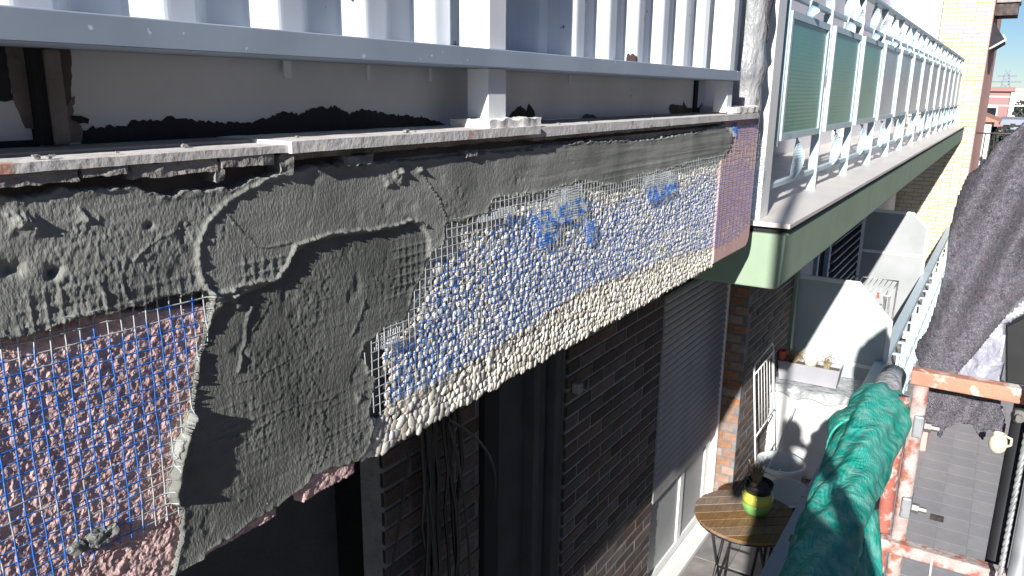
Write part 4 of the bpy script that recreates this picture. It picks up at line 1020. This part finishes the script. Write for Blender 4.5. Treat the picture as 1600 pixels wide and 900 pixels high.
# wall lamp / bracket and cables under the balcony
wl = thing('wall_bracket', 'small grey cable bracket on the shaded brick wall', 'bracket', (2.93, 1.46, -1.2))
x, y, z = M(902, 604, 1, 1.47)
MB().box(x - .02, x + .025, 1.45, 1.488, z - .03, z + .02).build('plate', 'mortar', wl, bevel=.006); MB().tube([(x, 1.46, z), (x + .02, 1.43, z - .02), (x + .045, 1.44, z + .03)], .006, 6).build('hook', 'mortar', wl, True)
cbl = thing('cable_bundle', 'tangle of black cables hanging down the shaded wall', 'cables', (1.95, 1.44, -.75))
rr = random.Random(5)
for k in range(16):
    u = 655 + rr.uniform(0, 55); x = M(u, 680, 1, 1.45)[0]; ph = rr.random() * 6
    p = [(x + .03 * math.sin(ph + t * .7) + (x - 1.97) * t * .03, 1.45 - .03 * rr.random(), -.75 - t * .16) for t in range(15)]
    MB().tube(p, .006 + .003 * rr.random(), 6, False).build('cable', 'black_plastic', cbl, True)
for (u1, v1, u2, v2, u3, v3) in ((640, 700, 628, 800, 610, 905), (700, 660, 730, 760, 735, 905), (700, 655, 790, 700, 770, 790)):
    p = [M(u1, v1, 1, 1.40), M(u2, v2, 1, 1.40), M(u3, v3, 1, 1.40)]; pts = []
    for t in range(13):
        t /= 12; pts.append([(1 - t) ** 2 * p[0][i] + 2 * t * (1 - t) * p[1][i] + t * t * p[2][i] for i in range(3)])
    MB().tube(pts, .005, 6, False).build('cable', 'black_plastic', cbl, True)

# ================================================================== FAR BRICK CORNER BUILDING
fb = thing('brick_building', 'pale yellow brick corner building at the far end of the balconies', 'building', (14.9, 1.2, -6.2))
XF = 14.70; yfr = .50
brick_face(fb, (XF, 2.3, -4.2), -math.pi / 2, 2.3 - yfr, 6.6, 'brick_yellow', 'mortar_yellow', bl=.25, bh=.053, j=.012, mass='brick_yellow_mass', dep=.03, skip=lambda x, y, z: y > 1.75)
MB().box(XF + .105, 19.5, yfr + .01, 4.5, -6.2, 3.4).build('body', 'brick_pink', fb)
MB().box(XF + .105, 19.5, yfr - .004, yfr + .0099, -6.2, 3.4).build('street_face', 'brick_pink', fb)
MB().box(15.2, 17.0, -.05, yfr - .0045, -1.62, -1.50).build('balcony_slab', 'mortar', fb)
rg = MB()
for k in range(16): rg.tube([(15.22 + k * .118, -.03, -1.5), (15.22 + k * .118, -.03, -.6)], .010, 5, False)
for k in range(4): rg.tube([(15.22, -.03 + k * .13, -1.5), (15.22, -.03 + k * .13, -.6)], .010, 5, False)
rg.tube([(15.2, .5, -.6), (15.2, -.03, -.6), (17, -.03, -.6)], .014, 6); rg.build('railing', 'iron_black', fb)
ac = thing('air_conditioner', 'pale boxy air conditioner bracketed high on the far brick corner', 'air conditioner', (15.2, .35, 1.4))
x, y, z = 15.3, .30, 1.35
MB().box(15.05, 15.75, .16, .49, 1.42, 1.85).build('case', 'mortar', ac, bevel=.01); MB().box(15.05, 15.75, .18, .49, 1.23, 1.40).build('bracket', 'stain_brown', ac)
aw2 = thing('awning', 'small dark folded awning on the far brick corner', 'awning', (15.3, .4, .9))
MB().prism([(.495, 1.15), (.495, .72), (.30, .86)], 0, 15.0, 16.4).build('fabric', 'bare_black', aw2); MB().tube([(15.0, .49, .72), (15.0, .28, .86), (15.0, .33, .93)], .018, 6).build('arm', 'pvc_white', aw2, True)
bs = thing('street_sign', 'small blue sign box with pale squares above the far brick corner', 'sign', (15.6, .1, 1.7))
MB().box(15.5, 15.56, .02, .15, 1.52, 1.95).build('board', 'car_blue', bs, bevel=.005)
for z in (1.58, 1.74): MB().box(15.494, 15.499, .05, .12, z, z + .10).build('square', 'car_white', bs)

# ================================================================== SCAFFOLD
XS, YS = 2.5, .15
sf = thing('scaffolding', 'scaffold frame of red and plaster splashed steel tubes at the end of the bay', 'scaffold', (XS, YS, -6.2))
MB().tube([(XS, YS - .030, -6.2), (XS, YS - .030, -.84)], .0212, 16).build('standard', 'scaffold_white', sf, True)
MB().tube([(XS + .03, YS + .018, -6.2), (XS + .03, YS + .018, -.90)], .0212, 16).build('standard', 'scaffold_red', sf, True)
p0 = M(1428, 592, 0, XS); p1 = M(1640, 618, 0, XS)
def bar(name, p0, p1, h, d, m, parent):
    p0 = Vector(p0); p1 = Vector(p1); v = (p1 - p0); n_ = Vector((0, -v.z, v.y)).normalized(); c = MB()
    vs = []
    for p in (p0, p1):
        for a, b in ((-1, -1), (1, -1), (1, 1), (-1, 1)): vs.append(p + n_ * b * h / 2 + Vector((a * d / 2, 0, 0)))
    return c.add(vs, [(0, 1, 2, 3), (7, 6, 5, 4), (0, 4, 5, 1), (1, 5, 6, 2), (2, 6, 7, 3), (3, 7, 4, 0)]).build(name, m, parent, bevel=.004)
bar('transom', (XS, YS + .0, -.815), (XS, -1.2, -.815), .044, .045, 'scaffold_orange', sf)
bar('transom', (XS - .02, YS + .02, -1.372), (XS - .02, -1.2, -1.372), .040, .045, 'scaffold_white', sf)
bar('cross_stub', (XS - .045, .02, -1.36), (XS - .045, .018, -1.44), .006, .006, 'pvc_white', sf)
for z in (-1.13, -.985 - .28, -.99):
    pass
for (z, y) in ((-1.30, YS - .06), (-.985, YS - .06)):
    MB().lathe([(.016, 0), (.016, .018), (.009, .018), (.009, .04)], (0, 0, 0), 6).build('bolt', 'steel', sf).matrix_parent_inverse = Matrix.Translation((0, 0, 0)) if False else sf.matrix_parent_inverse
for o in [c for c in sf.children if c.name.startswith('bolt')]:
    pass
bolts = [c for c in sf.children if c.name.startswith('bolt')]
for o, (z, y) in zip(bolts, ((-1.235, YS - .055), (-.965, YS - .055))):
    o.matrix_parent_inverse = Matrix.Translation(-Vector(sf.location)); o.location = (XS - .01, y, z); o.rotation_euler = (math.pi / 2, 0, 0)
    MB().box(XS - .03, XS + .03, y + .002, y + .03, z - .035, z + .035).build('clamp', 'scaffold_grey', sf, bevel=.005)
sf2 = thing('scaffold_upright', 'grey scaffold upright with a cross tie at the right edge', 'scaffold', (2.5, -.17, -6.2))
MB().tube([(XS - .05, -.195, -6.2), (XS - .05, -.195, -.86)], .024, 16).build('standard', 'scaffold_grey', sf2, True)
MB().tube([(XS + .12, -.150, -6.2), (XS + .12, -.150, -.86)], .030, 16).build('standard', 'black_plastic', sf2, True)
MB().lathe([(.02, 0), (.02, .012), (.010, .012), (.010, .03)], (0, 0, 0), 12).build('bolt', 'steel', sf2)
o = [c for c in sf2.children if c.name.startswith('bolt')][0]; o.matrix_parent_inverse = Matrix.Translation(-Vector(sf2.location)); o.location = (XS + .08, -.135, -.905); o.rotation_euler = (0, -math.pi / 2, 0)
wr = thing('wire_rope', 'twisted steel wire rope hanging beside the right scaffold upright', 'cable', (2.35, -.14, -3))
for ph in (0, 2.094, 4.188):
    pp = []
    for k in range(150):
        z = -.55 - k * .012; a = z * 95 + ph; sx = .004
        pp.append((2.38 + sx * math.cos(a), -.150 - .012 * ((z + 1.1)) ** 2 + sx * math.sin(a) - (z + .55) * -.00, z))
    MB().tube(pp, .0045, 5, False).build('strand', 'cable_steel', wr, True)
# deck under the photographer and rear standards
dkk = thing('scaffold_deck', 'timber scaffold deck that the photographer stands on', 'scaffold', (0, -.15, -1.45))
for k in range(4): MB().box(-2.6, 2.40, .18 - .235 * (k + 1) + .004, .18 - .235 * k - .004, -1.49, -1.45).build('board', 'board', dkk, bevel=.003)
sp = thing('scaffold_pole', 'plain steel scaffold pole standing behind the photographer', 'scaffold', (-1.0, -.06, -6.2))
MB().tube([(-1.0, -.035, -6.2), (-1.0, -.035, 1.8)], .024, 12).build('standard', 'scaffold_grey', sp, True)

# green net roll on the ledger
gnr = thing('net_roll', 'bright green debris netting bundled in a thick roll along the scaffold ledger', 'netting', (1.9, .25, -.95))
def rollf(u, v):
    x = 1.0 + 1.66 * u; a = 2 * math.pi * v
    r = .060 + .027 * u + .005 * math.sin(u * 9)
    if u > .86: r *= max(.28, math.sqrt(max(0, 1 - ((u - .86) / .145) ** 2)))
    r += .012 * (float(fbm(x * 3.5 + 0, v * 5 if v < .999 else 0, 3, 3)) - .5) * 2 * (1 - abs(2 * v - 1) ** 6)
    r += .004 * (float(fbm(x * 22, 4 + math.sin(a) * 3, 5, 3)) - .5) * 2 + .006 * math.sin(a * 3 + x * 7) + .0045 * math.sin(a * 7 - x * 16 + 2 * math.sin(x * 5))
    yc = .220 + .008 * u; zc = -1.06 + .115 * u
    return (x, yc + r * math.cos(a), zc + r * 1.0 * math.sin(a))
surf('netting', 'green_net', gnr, rollf, 110, 72, 0)
def flap(u, v):
    x = 1.62 + .40 * u; y = .165 - .10 * v * (1 - .35 * u) + .012 * math.sin(u * 11 + v * 4); z = -1.02 - .26 * v * (.35 + .65 * math.sin(math.pi * min(1, u * .75 + .15))) + .01 * math.sin(u * 17)
    return (x - .12 * v, y, z)
surf('loose_fold', 'green_net', gnr, flap, 34, 20, .004)
def flap2(u, v):
    a = -1.9 + 3.2 * v; x = 2.22 + .20 * u + .02 * math.sin(v * 6)
    r = .086 + .012 * math.sin(u * 5 + v * 7) + .02 * (1 - u) * (v > .5) * (v - .5)
    return (x, .243 + r * math.cos(a) - .0 * u, -.985 + .02 * u + r * math.sin(a))
surf('loose_fold', 'green_net', gnr, flap2, 20, 34, .004)
MB().tube([(1.0 - 2.5, .247, -1.06), (1.0, .247, -1.06), (2.46, .235, -.97)], .024, 12).build('ledger', 'scaffold_grey', sf, True)
gp = thing('wrapped_tube', 'grey plastic covered tube end sticking out beyond the green netting', 'tube', (2.6, .22, -.9))
pts = [(2.45, .228, -.955), (2.55, .226, -.945), (2.62, .224, -.935), (2.70, .222, -.925), (2.78, .220, -.92)]
MB().tube(pts, [.038, .042, .045, .043, .04], 20).build('plastic_wrap', 'wrap_grey', gp, True)

# felt blankets
def cloth_poly(name, m, parent, pts, x0, dispf, step=.012, th=.006, rag=.002):
    P2 = [M(u, v, 0, x0)[1:] for u, v in pts]; ys = [p[0] for p in P2]; zs = [p[1] for p in P2]
    ny = int((max(ys) - min(ys)) / step) + 2; nz = int((max(zs) - min(zs)) / step) + 2
    yy = np.linspace(min(ys) - step, max(ys) + step, ny); zz = np.linspace(min(zs) - step, max(zs) + step, nz)
    Yg, Zg = np.meshgrid(yy, zz, indexing='ij'); ww = (fbm(Yg * 60, Zg * 60, 4, 3) - .5) * rag
    sd = sdist(Yg + ww, Zg + ww, P2); Xg = x0 + dispf(Yg, Zg)
    # rescale so that the folded cloth keeps its outline where it hangs
    k = Xg / x0
    V = np.stack([Xg, Yg * 1.0, Zg * 1.0], -1).reshape(-1, 3); idx = np.arange(ny * nz).reshape(ny, nz); kp = sd > 0
    q = np.stack([idx[:-1, :-1], idx[1:, :-1], idx[1:, 1:], idx[:-1, 1:]], -1)[kp[:-1, :-1] & kp[1:, :-1] & kp[:-1, 1:] & kp[1:, 1:]]
    used = np.unique(q); re = np.full(ny * nz, -1); re[used] = np.arange(len(used))
    o = npmesh(name, V[used], re[q], m, parent)
    s = o.modifiers.new('thick', 'SOLIDIFY'); s.thickness = th; s.offset = 0
    return o
bl = thing('felt_blanket', 'large grey-purple recycled felt blanket hanging over the scaffold', 'blanket', (2.66, 0, -.1))
def fold(Y, Z):
    s = Y * .95 + Z * .22
    return .046 * np.sin(s * 24 + 1.0 * np.sin(Z * 5)) + .022 * np.sin(Y * 58 + Z * 19) * np.clip(1.2 + Z, 0, 1) + .02 * (fbm(Y * 14, Z * 14, 6, 3) - .5)
cloth_poly('cloth', 'felt', bl, [(1660, 150), (1600, 190), (1560, 222), (1535, 256), (1512, 275), (1498, 310), (1488, 350), (1480, 400), (1472, 440), (1462, 480), (1450, 515), (1434, 535), (1431, 552), (1444, 575), (1460, 590), (1490, 590),
                                (1500, 575), (1530, 545), (1570, 500), (1610, 455), (1660, 430)], 2.66, fold, .0035, .010)
bl2 = thing('felt_blanket', 'lower ragged piece of felt blanket hanging under the orange bar', 'blanket', (2.6, 0, -1))
cloth_poly('cloth', 'felt', bl2, [(1440, 590), (1500, 592), (1560, 620), (1572, 660), (1566, 690), (1545, 672), (1535, 690), (1520, 665), (1498, 662), (1478, 668), (1466, 690), (1462, 664), (1440, 655), (1430, 640), (1436, 610)], 2.60,
           lambda Y, Z: .012 * np.sin(Y * 60 + Z * 25) + .01 * (fbm(Y * 30, Z * 30, 9, 3) - .5), .0035, .007, .012)
bl3 = thing('plastic_sheet', 'translucent pale plastic sheet hanging behind the orange scaffold bar', 'sheet', (2.75, -.1, -.9))
cloth_poly('sheet', 'clear_sheet', bl3, [(1480, 590), (1520, 545), (1568, 495), (1612, 455), (1640, 450), (1640, 475), (1600, 492), (1572, 512), (1570, 560), (1568, 640), (1556, 650), (1520, 625)], 2.74,
           lambda Y, Z: .016 * np.sin(Y * 46 + Z * 30) + .02 * (fbm(Y * 12, Z * 12, 10, 3) - .5), .008, .002)
bl4 = thing('shade_panel', 'black panel put in for the shadow behind the scaffold at the right edge', 'box', (2.9, -.2, -.8))
ps = [M(1571, 512, 0, 2.92), M(1600, 497, 0, 2.92), M(1640, 490, 0, 2.92), M(1640, 606, 0, 2.92), M(1571, 600, 0, 2.92)]
MB().prism([(p[1], p[2]) for p in ps], 0, 2.92, 2.98).build('panel', 'black_plastic', bl4, bevel=.006)  # flat black shape stands in for the shadowed area behind the scaffold

# cream jug hanging / standing past the blanket
jg = thing('jug', 'small cream plastic jug hooked on the frame below the felt blanket', 'jug', (2.9, -.13, -1.1))
jx = 2.42; c0 = M(1558, 700, 0, jx)
k_ = .66
MB().lathe([(r * k_, z * k_) for r, z in [(.020, 0), (.031, .012), (.035, .035), (.031, .060), (.022, .074), (.024, .082), (.020, .082), (.018, .072)]], (jx, c0[1], c0[2] - .01), 24, False).build('body', 'cream', jg, True)
MB().tube([(jx, c0[1] + a * k_, c0[2] + b * k_) for a, b in [(-.020, .060), (-.045, .053), (-.046, .025), (-.030, .013)]], .0035, 8).build('handle', 'cream', jg, True)

# ================================================================== STREET AND DISTANCE
ZS = -6.2
tag(MB().box(-400, 900, -500, 500, ZS - .3, ZS - .12).build('ground', 'grass'), kind='structure')
tag(MB().box(-60, 130, -14, -3.4, ZS - .119, ZS - .10).build('road', 'asphalt'), kind='structure')
pv = tag(MB().box(-60, 60, -3.4, 6, ZS - .118, ZS - .006).build('pavement', 'paving_joint'), kind='structure')
p0_ = None; cnt = 0
for i in range(60):
    for j in range(12):
        x = 8.5 + i * .40; y = -1.9 + j * .40
        if not inview((x, y, ZS), 30) or cnt >= 295: continue
        u, v, d = PJ(x, y, ZS)
        if u < 1360 or v < 560: continue
        cnt += 1
        if p0_ is None: p0_ = MB().box(.003, .397, .003, .397, -.0055, 0).build('paving_slab', 'paving', pv); p0_.location = (x, y, ZS)
        else: dupe(p0_, pv, (x, y, ZS))
dr = thing('drain_cover', 'small brown metal drain cover set in the grey pavement', 'drain', M(1465, 810, 2, ZS))
x, y, z = M(1465, 810, 2, ZS); MB().box(x - .10, x + .10, y - .08, y + .10, ZS, ZS + .006).build('plate', 'stain_brown', dr)

def house(label, x, y, w, d, h, m, roofm, flat=False, z0=-6.3):
    t = thing('house', label, 'house', (x, y, z0))
    MB().box(x, x + d, y, y + w, z0, z0 + h).build('wall', m, t)
    if flat: MB().box(x - .3, x + d + .3, y - .3, y + w + .3, z0 + h + .002, z0 + h + .4).build('roof', roofm, t)
    else: MB().prism([(y - .5, z0 + h + .001), (y + w + .5, z0 + h + .001), (y + w / 2, z0 + h + 1.6)], 0, x - .4, x + d + .4).build('roof', roofm, t)
    k = 0
    for zz in np.arange(z0 + 1.2, z0 + h - 1.2, 2.8):
        for yy in np.arange(y + .8, y + w - 1.2, 2.4):
            f = MB().box(x - .06, x - .002, yy, yy + 1.1, zz, zz + 1.3).build('window', 'pvc_white', t)
            MB().box(x - .075, x - .062, yy + .1, yy + 1.0, zz + .1, zz + 1.2).build('pane', 'glass_dark', f)
house('distant low white house with a brown tiled roof past the brick corner', 62, 1.2, 7, 9, 4.6, 'house_white', 'roof_tile')
house('distant dark red flat-roofed block under the pylon', 88, .6, 4.6, 10, 6.7, 'house_red', 'house_red', True)
house('distant blue-grey block behind the glass balcony rail', 70, -3.6, 4.2, 9, 4.2, 'house_grey', 'house_grey', True)
house('distant wide white building on the skyline', 130, -4, 16, 10, 6.9, 'house_white', 'house_white', True)
house('distant tan block at the right behind the felt blanket', 52, -6.5, 4.0, 8, 6.2, 'brick_pink', 'roof_tile')
py_ = thing('pylon', 'faint lattice electricity pylon on the skyline', 'pylon', (150, 1.9, -6.3)); pm = MB(); bx, by = 150, 1.85
for s1 in (-1, 1):
    for s2 in (-1, 1): pm.tube([(bx + s1 * 1.6, by + s2 * 1.6, -6.3), (bx + s1 * .3, by + s2 * .3, 3.4)], .10, 4)
for k in range(9):
    z = -5 + k * 1.0; w = 1.6 - 1.3 * (z + 6.3) / 9.7
    pm.tube([(bx, by - w, z), (bx, by + w, z + 1)], .06, 4).tube([(bx, by + w, z), (bx, by - w, z + 1)], .06, 4)
pm.build('lattice', 'pylon_grey', py_)
for z, w in ((1.2, 2.4), (2.2, 2.0), (3.1, 1.3)): MB().tube([(bx, by - w, z), (bx, by + w, z)], .09, 4).build('crossarm', 'pylon_grey', py_)
def tree(label, x, y, h, r, seed):
    t = thing('tree', label, 'tree', (x, y, -6.3), 'dark trees in the distance'); rr = random.Random(seed)
    MB().tube([(x, y, -6.3), (x + .1, y, -6.3 + h * .5), (x, y + .1, -6.3 + h * .8)], [.2, .14, .06], 7).build('trunk', 'bark', t, True)
    V = MB()
    for k in range(900):
        d = Vector((rr.gauss(0, 1), rr.gauss(0, 1), rr.gauss(0, 1))).normalized() * (r * rr.random() ** .4) * (1 + .3 * math.sin(k)); c = Vector((x, y, -6.3 + h * .68)) + Vector((d.x, d.y, d.z * .85))
        a = Vector((rr.uniform(-1, 1), rr.uniform(-1, 1), rr.uniform(-1, 1))).normalized() * .22; b = a.cross(Vector((rr.uniform(-1, 1), rr.uniform(-1, 1), rr.uniform(-1, 1)))).normalized() * .16
        V.add([c - a, c + b, c + a, c - b], [(0, 1, 2, 3)])
    V.build('crown', 'tree_dark', t)
tree('dark bushy tree in front of the distant grey block', 58, -.7, 4.6, 1.5, 1); tree('dark bushy tree left of the glass balcony rail', 66, 1.1, 4.4, 1.3, 2); tree('taller dark tree behind the distant grey block', 80, -1.6, 6.6, 1.7, 3)
def car(label, x, y, m, rot=0):
    t = thing('parked_car', label, 'car', (x, y, -6.3), 'cars parked in the distance')
    pr = [(-2.0, .35), (-2.05, .75), (-1.6, .92), (-1.0, 1.38), (.5, 1.42), (1.15, .98), (1.9, .85), (2.05, .5), (2.0, .3)]
    c, s = math.cos(rot), math.sin(rot)
    def tr_(mb): mb.v = [(x + a * c - b * s, y + a * s + b * c, -6.3 + z) for a, b, z in mb.v]; return mb
    tr_(MB().prism(pr, 1, -.82, .82)).build('body', m, t, bevel=.06)
    tr_(MB().prism([(-1.45, .95), (-.95, 1.32), (.45, 1.35), (1.0, .98)], 1, -.825, .825)).build('window', 'glass_dark', t)
    tr_(MB().prism([(-1.62, -.7), (-1.62, .7), (-1.05, .62), (-1.05, -.62)], 2, .93, 1.34) if False else MB().box(-1.66, -1.1, -.68, .68, .98, 1.25)).build('rear_window', 'glass_dark', t)
    for a in (-1.25, 1.3):
        for b in (-.76, .76):
            w = MB(); w.tube([(a, b - .1, .32), (a, b + .1, .32)], .32, 14); tr_(w).build('wheel', 'tyre', t)
    for b in (-.6, .6): tr_(MB().box(-2.07, -2.0, b - .14, b + .14, .6, .74)).build('tail_light', 'car_red', t)
car('small white parked car on the distant street', 38, -.4, 'car_white', .3); car('dark blue parked car beyond the brick corner', 30.5, .75, 'car_blue', .1); car('red parked car between the distant white and blue ones', 44, 1.3, 'car_red', .2); car('white parked van-like car farthest down the street', 50, .2, 'car_white', 0)
yb = thing('bus_stop', 'yellow and white street post with a black panel beyond the brick corner', 'street furniture', (24, .35, -6.3))
MB().box(26.0, 26.2, .18, .30, -6.3, -2.0).build('post', 'yellow', yb); MB().box(26.0, 26.2, -.55, .16, -2.35, -2.02).build('panel', 'black_plastic', yb); MB().box(26.0, 26.2, .32, .95, -2.9, -2.1).build('board', 'pvc_white', yb)
yb2 = thing('waste_bin', 'yellow street bin below the yellow post', 'bin', (24, .9, -6.3)); MB().lathe([(.22, 0), (.26, .9), (.20, 1.0), (.05, 1.08)], (22, .82, -5.1), 16).build('body', 'yellow', yb2, True); MB().tube([(22, .82, -6.3), (22, .82, -5.1)], .05, 8).build('post', 'iron_black', yb2)
# distant balcony with glass rail
gb = thing('glass_balustrade', 'white railed glass balustrade of the next building along', 'railing', (19.6, 0, -1.5))
MB().tube([(19.6, .50, -.02), (19.6, -2.4, -.02)], .018, 8).build('top_rail', 'pvc_white', gb); MB().tube([(19.6, .50, -.20), (19.6, -2.4, -.20)], .014, 8).build('second_rail', 'pvc_white', gb)
for y in (-.22, -.62, -1.5): MB().box(19.57, 19.63, y - .03, y + .03, -1.5, -.02).build('post', 'pvc_white', gb)
MB().box(19.595, 19.605, -.60, -.26, -1.5, -.25).build('pane', 'frosted', gb); MB().box(19.595, 19.605, -1.45, -.66, -1.5, -.25).build('pane', 'cream', gb)
MB().box(19.5, 20.8, -2.4, .5, -1.66, -1.502).build('slab', 'mortar', gb)
# terraces across the street, behind the photographer's right shoulder
op = thing('apartment_block', 'long plain brick apartment block across the street', 'building', (-20, -19, -6.3))
MB().box(-40, 45, -34, -18, -6.3, 8).build('wall', 'brick_pink', op)
for k in range(14):
    for zz in (-4.8, -1.8, 1.2, 4.2):
        f = MB().box(-36 + k * 5.6, -34 + k * 5.6, -17.998, -17.9, zz, zz + 1.5).build('window', 'pvc_white', op); MB().box(-35.9 + k * 5.6, -34.1 + k * 5.6, -17.898, -17.88, zz + .1, zz + 1.4).build('pane', 'glass_dark', f)


# ------------------------------------------------------------------ the photographer (behind the camera; only the shadow is in the picture)
def photographer():
    t = thing('person', 'photographer in a dark jacket holding up a phone on the scaffold deck', 'person', (-.42, 0, -1.45))
    X0 = -.42; ZD = -1.45
    nodes = [((X0, 0, ZD + .92), .135), ((X0 + .01, 0, ZD + 1.12), .125), ((X0 + .01, 0, ZD + 1.30), .145), ((X0 + .01, 0, ZD + 1.42), .10), ((X0 + .02, 0, ZD + 1.50), .055), ((X0 + .04, 0, ZD + 1.56), .06)]
    ed = [(0, 1), (1, 2), (2, 3), (3, 4), (4, 5)]
    hands = []
    for s in (-1, 1):
        b = len(nodes)
        nodes += [((X0 + .01, s * .19, ZD + 1.37), .062), ((X0 + .12, s * .27, ZD + 1.16), .046), ((X0 + .26, s * .19, ZD + 1.28), .036), ((X0 + .345, s * .105, ZD + 1.40), .025)]
        ed += [(3, b), (b, b + 1), (b + 1, b + 2), (b + 2, b + 3)]
        b = len(nodes)
        nodes += [((X0, s * .10, ZD + .82), .095), ((X0 + .03, s * .11, ZD + .48), .060), ((X0 - .01, s * .12, ZD + .10), .040), ((X0 + .13, s * .13, ZD + .04), .036)]
        ed += [(0, b), (b, b + 1), (b + 1, b + 2), (b + 2, b + 3)]
    me = bpy.data.meshes.new('body'); me.from_pydata([n[0] for n in nodes], ed, []); o = bpy.data.objects.new('body', me); COL.objects.link(o)
    k = o.modifiers.new('skin', 'SKIN')
    for i, n in enumerate(nodes): me.skin_vertices[0].data[i].radius = (n[1], n[1] * (1.25 if i in (0, 1, 2) else 1)); me.skin_vertices[0].data[i].use_root = i == 0
    o.modifiers.new('sub', 'SUBSURF').levels = 2
    dg = bpy.context.evaluated_depsgraph_get(); ev = o.evaluated_get(dg); m2 = bpy.data.meshes.new_from_object(ev); bpy.data.objects.remove(o)
    for n in ('jacket', 'trousers', 'skin', 'black_plastic'): m2.materials.append(MATS[n])
    for p in m2.polygons:
        z = p.center.z - ZD; p.use_smooth = True
        p.material_index = 3 if z < .09 else 1 if z < .93 else 2 if (z > 1.49 or (p.center.x > X0 + .33)) else 0
    o = bpy.data.objects.new('body', m2); COL.objects.link(o); attach(o, t)
    # head with brow, nose, chin, ears
    bm = bmesh.new(); bmesh.ops.create_icosphere(bm, subdivisions=4, radius=1)
    hc = Vector((X0 + .07, 0, ZD + 1.66))
    for v in bm.verts:
        x, y, z = v.co; w = 1 - .22 * max(0, -z) ** 1.5; X_ = x * .098; Y_ = y * .078 * w; Z_ = z * .122
        if x > 0: X_ += .024 * math.exp(-(y / .14) ** 2 - ((z + .12) / .20) ** 2) - .010 * (math.exp(-((abs(y) - .38) / .16) ** 2 - ((z - .06) / .12) ** 2)) + .006 * math.exp(-(y / .3) ** 2 - ((z + .52) / .07) ** 2) + .010 * math.exp(-(y / .25) ** 2 - ((z + .85) / .2) ** 2)
        v.co = hc + Vector((X_, Y_, Z_))
    hm = bpy.data.meshes.new('head'); bm.to_mesh(hm); bm.free(); hm.materials.append(MATS['skin'])
    for p in hm.polygons: p.use_smooth = True
    h = bpy.data.objects.new('head', hm); COL.objects.link(h); attach(h, t)
    for s in (-1, 1):
        MB().lathe([(.012, -.028), (.016, -.01), (.017, .012), (.010, .028)], (hc.x - .005, hc.y + s * .078, hc.z - .005), 12).build('ear', 'skin', h, True)
        MB().lathe([(.004, -.008), (.010, -.004), (.011, 0), (.010, .004), (.004, .008)], (hc.x + .082, s * .031, hc.z + .010), 12).build('eye', 'pvc_white', h, True)
    MB().box(hc.x + .092, hc.x + .098, -.022, .022, hc.z - .067, hc.z - .060).build('mouth', 'terracotta', h, bevel=.002)
    hair = MB(); rr = random.Random(3)
    surf('hair', 'iron_black', t, lambda u, v: tuple(hc + Vector(((-.012 + .106 * math.cos(2 * math.pi * v)) * math.sin(u * 1.75) if True else 0, .087 * math.sin(2 * math.pi * v) * math.sin(u * 1.75), .004 + .130 * math.cos(u * 1.75) + (.03 if math.cos(2 * math.pi * v) > .3 and u > .7 else 0)))), 16, 32, .006)
    # hands: palm and five bent fingers closed on the phone
    ph = thing('phone', 'black phone held up by the photographer', 'phone', (-.03, 0, -.02))
    MB().box(-.040, -.031, -.075, .075, -.040, .038).build('body', 'black_plastic', ph, bevel=.003)
    for s in (-1, 1):
        wv = Vector((X0 + .345, s * .105, ZD + 1.40)); pm = Vector((-.050, s * .088, -.035))
        pts = [(wv, .024), (pm, .022), (pm + Vector((.0, -s * .004, .03)), .018)]; e2 = [(0, 1), (1, 2)]
        for f_, (dz, L_) in enumerate(((.034, .070), (.018, .078), (.002, .072), (-.014, .058))):
            b = len(pts); r_ = pm + Vector((.008, 0, dz * .9))
            pts += [(r_ + Vector((.012, -s * .004, 0)), .0088), (r_ + Vector((.034, -s * .020, .002)), .0080), (r_ + Vector((.030, -s * (.020 + L_ * .35), .003)), .0072), (r_ + Vector((.026, -s * (.020 + L_ * .6), .003)), .0062)]
            e2 += [(1 if f_ > 1 else 2, b), (b, b + 1), (b + 1, b + 2), (b + 2, b + 3)]
        b = len(pts); pts += [(pm + Vector((-.006, -s * .016, -.004)), .0105), (pm + Vector((.000, -s * .036, .010)), .0092), (pm + Vector((.003, -s * .052, .024)), .0080)]
        e2 += [(1, b), (b, b + 1), (b + 1, b + 2)]
        hm = bpy.data.meshes.new('hand'); hm.from_pydata([p[0] for p in pts], e2, []); ho = bpy.data.objects.new('hand', hm); COL.objects.link(ho)
        ho.modifiers.new('skin', 'SKIN')
        for i, p in enumerate(pts): hm.skin_vertices[0].data[i].radius = (p[1], p[1]); hm.skin_vertices[0].data[i].use_root = i == 0
        ho.modifiers.new('sub', 'SUBSURF').levels = 1; hm.materials.append(MATS['skin']); attach(ho, t)
photographer()
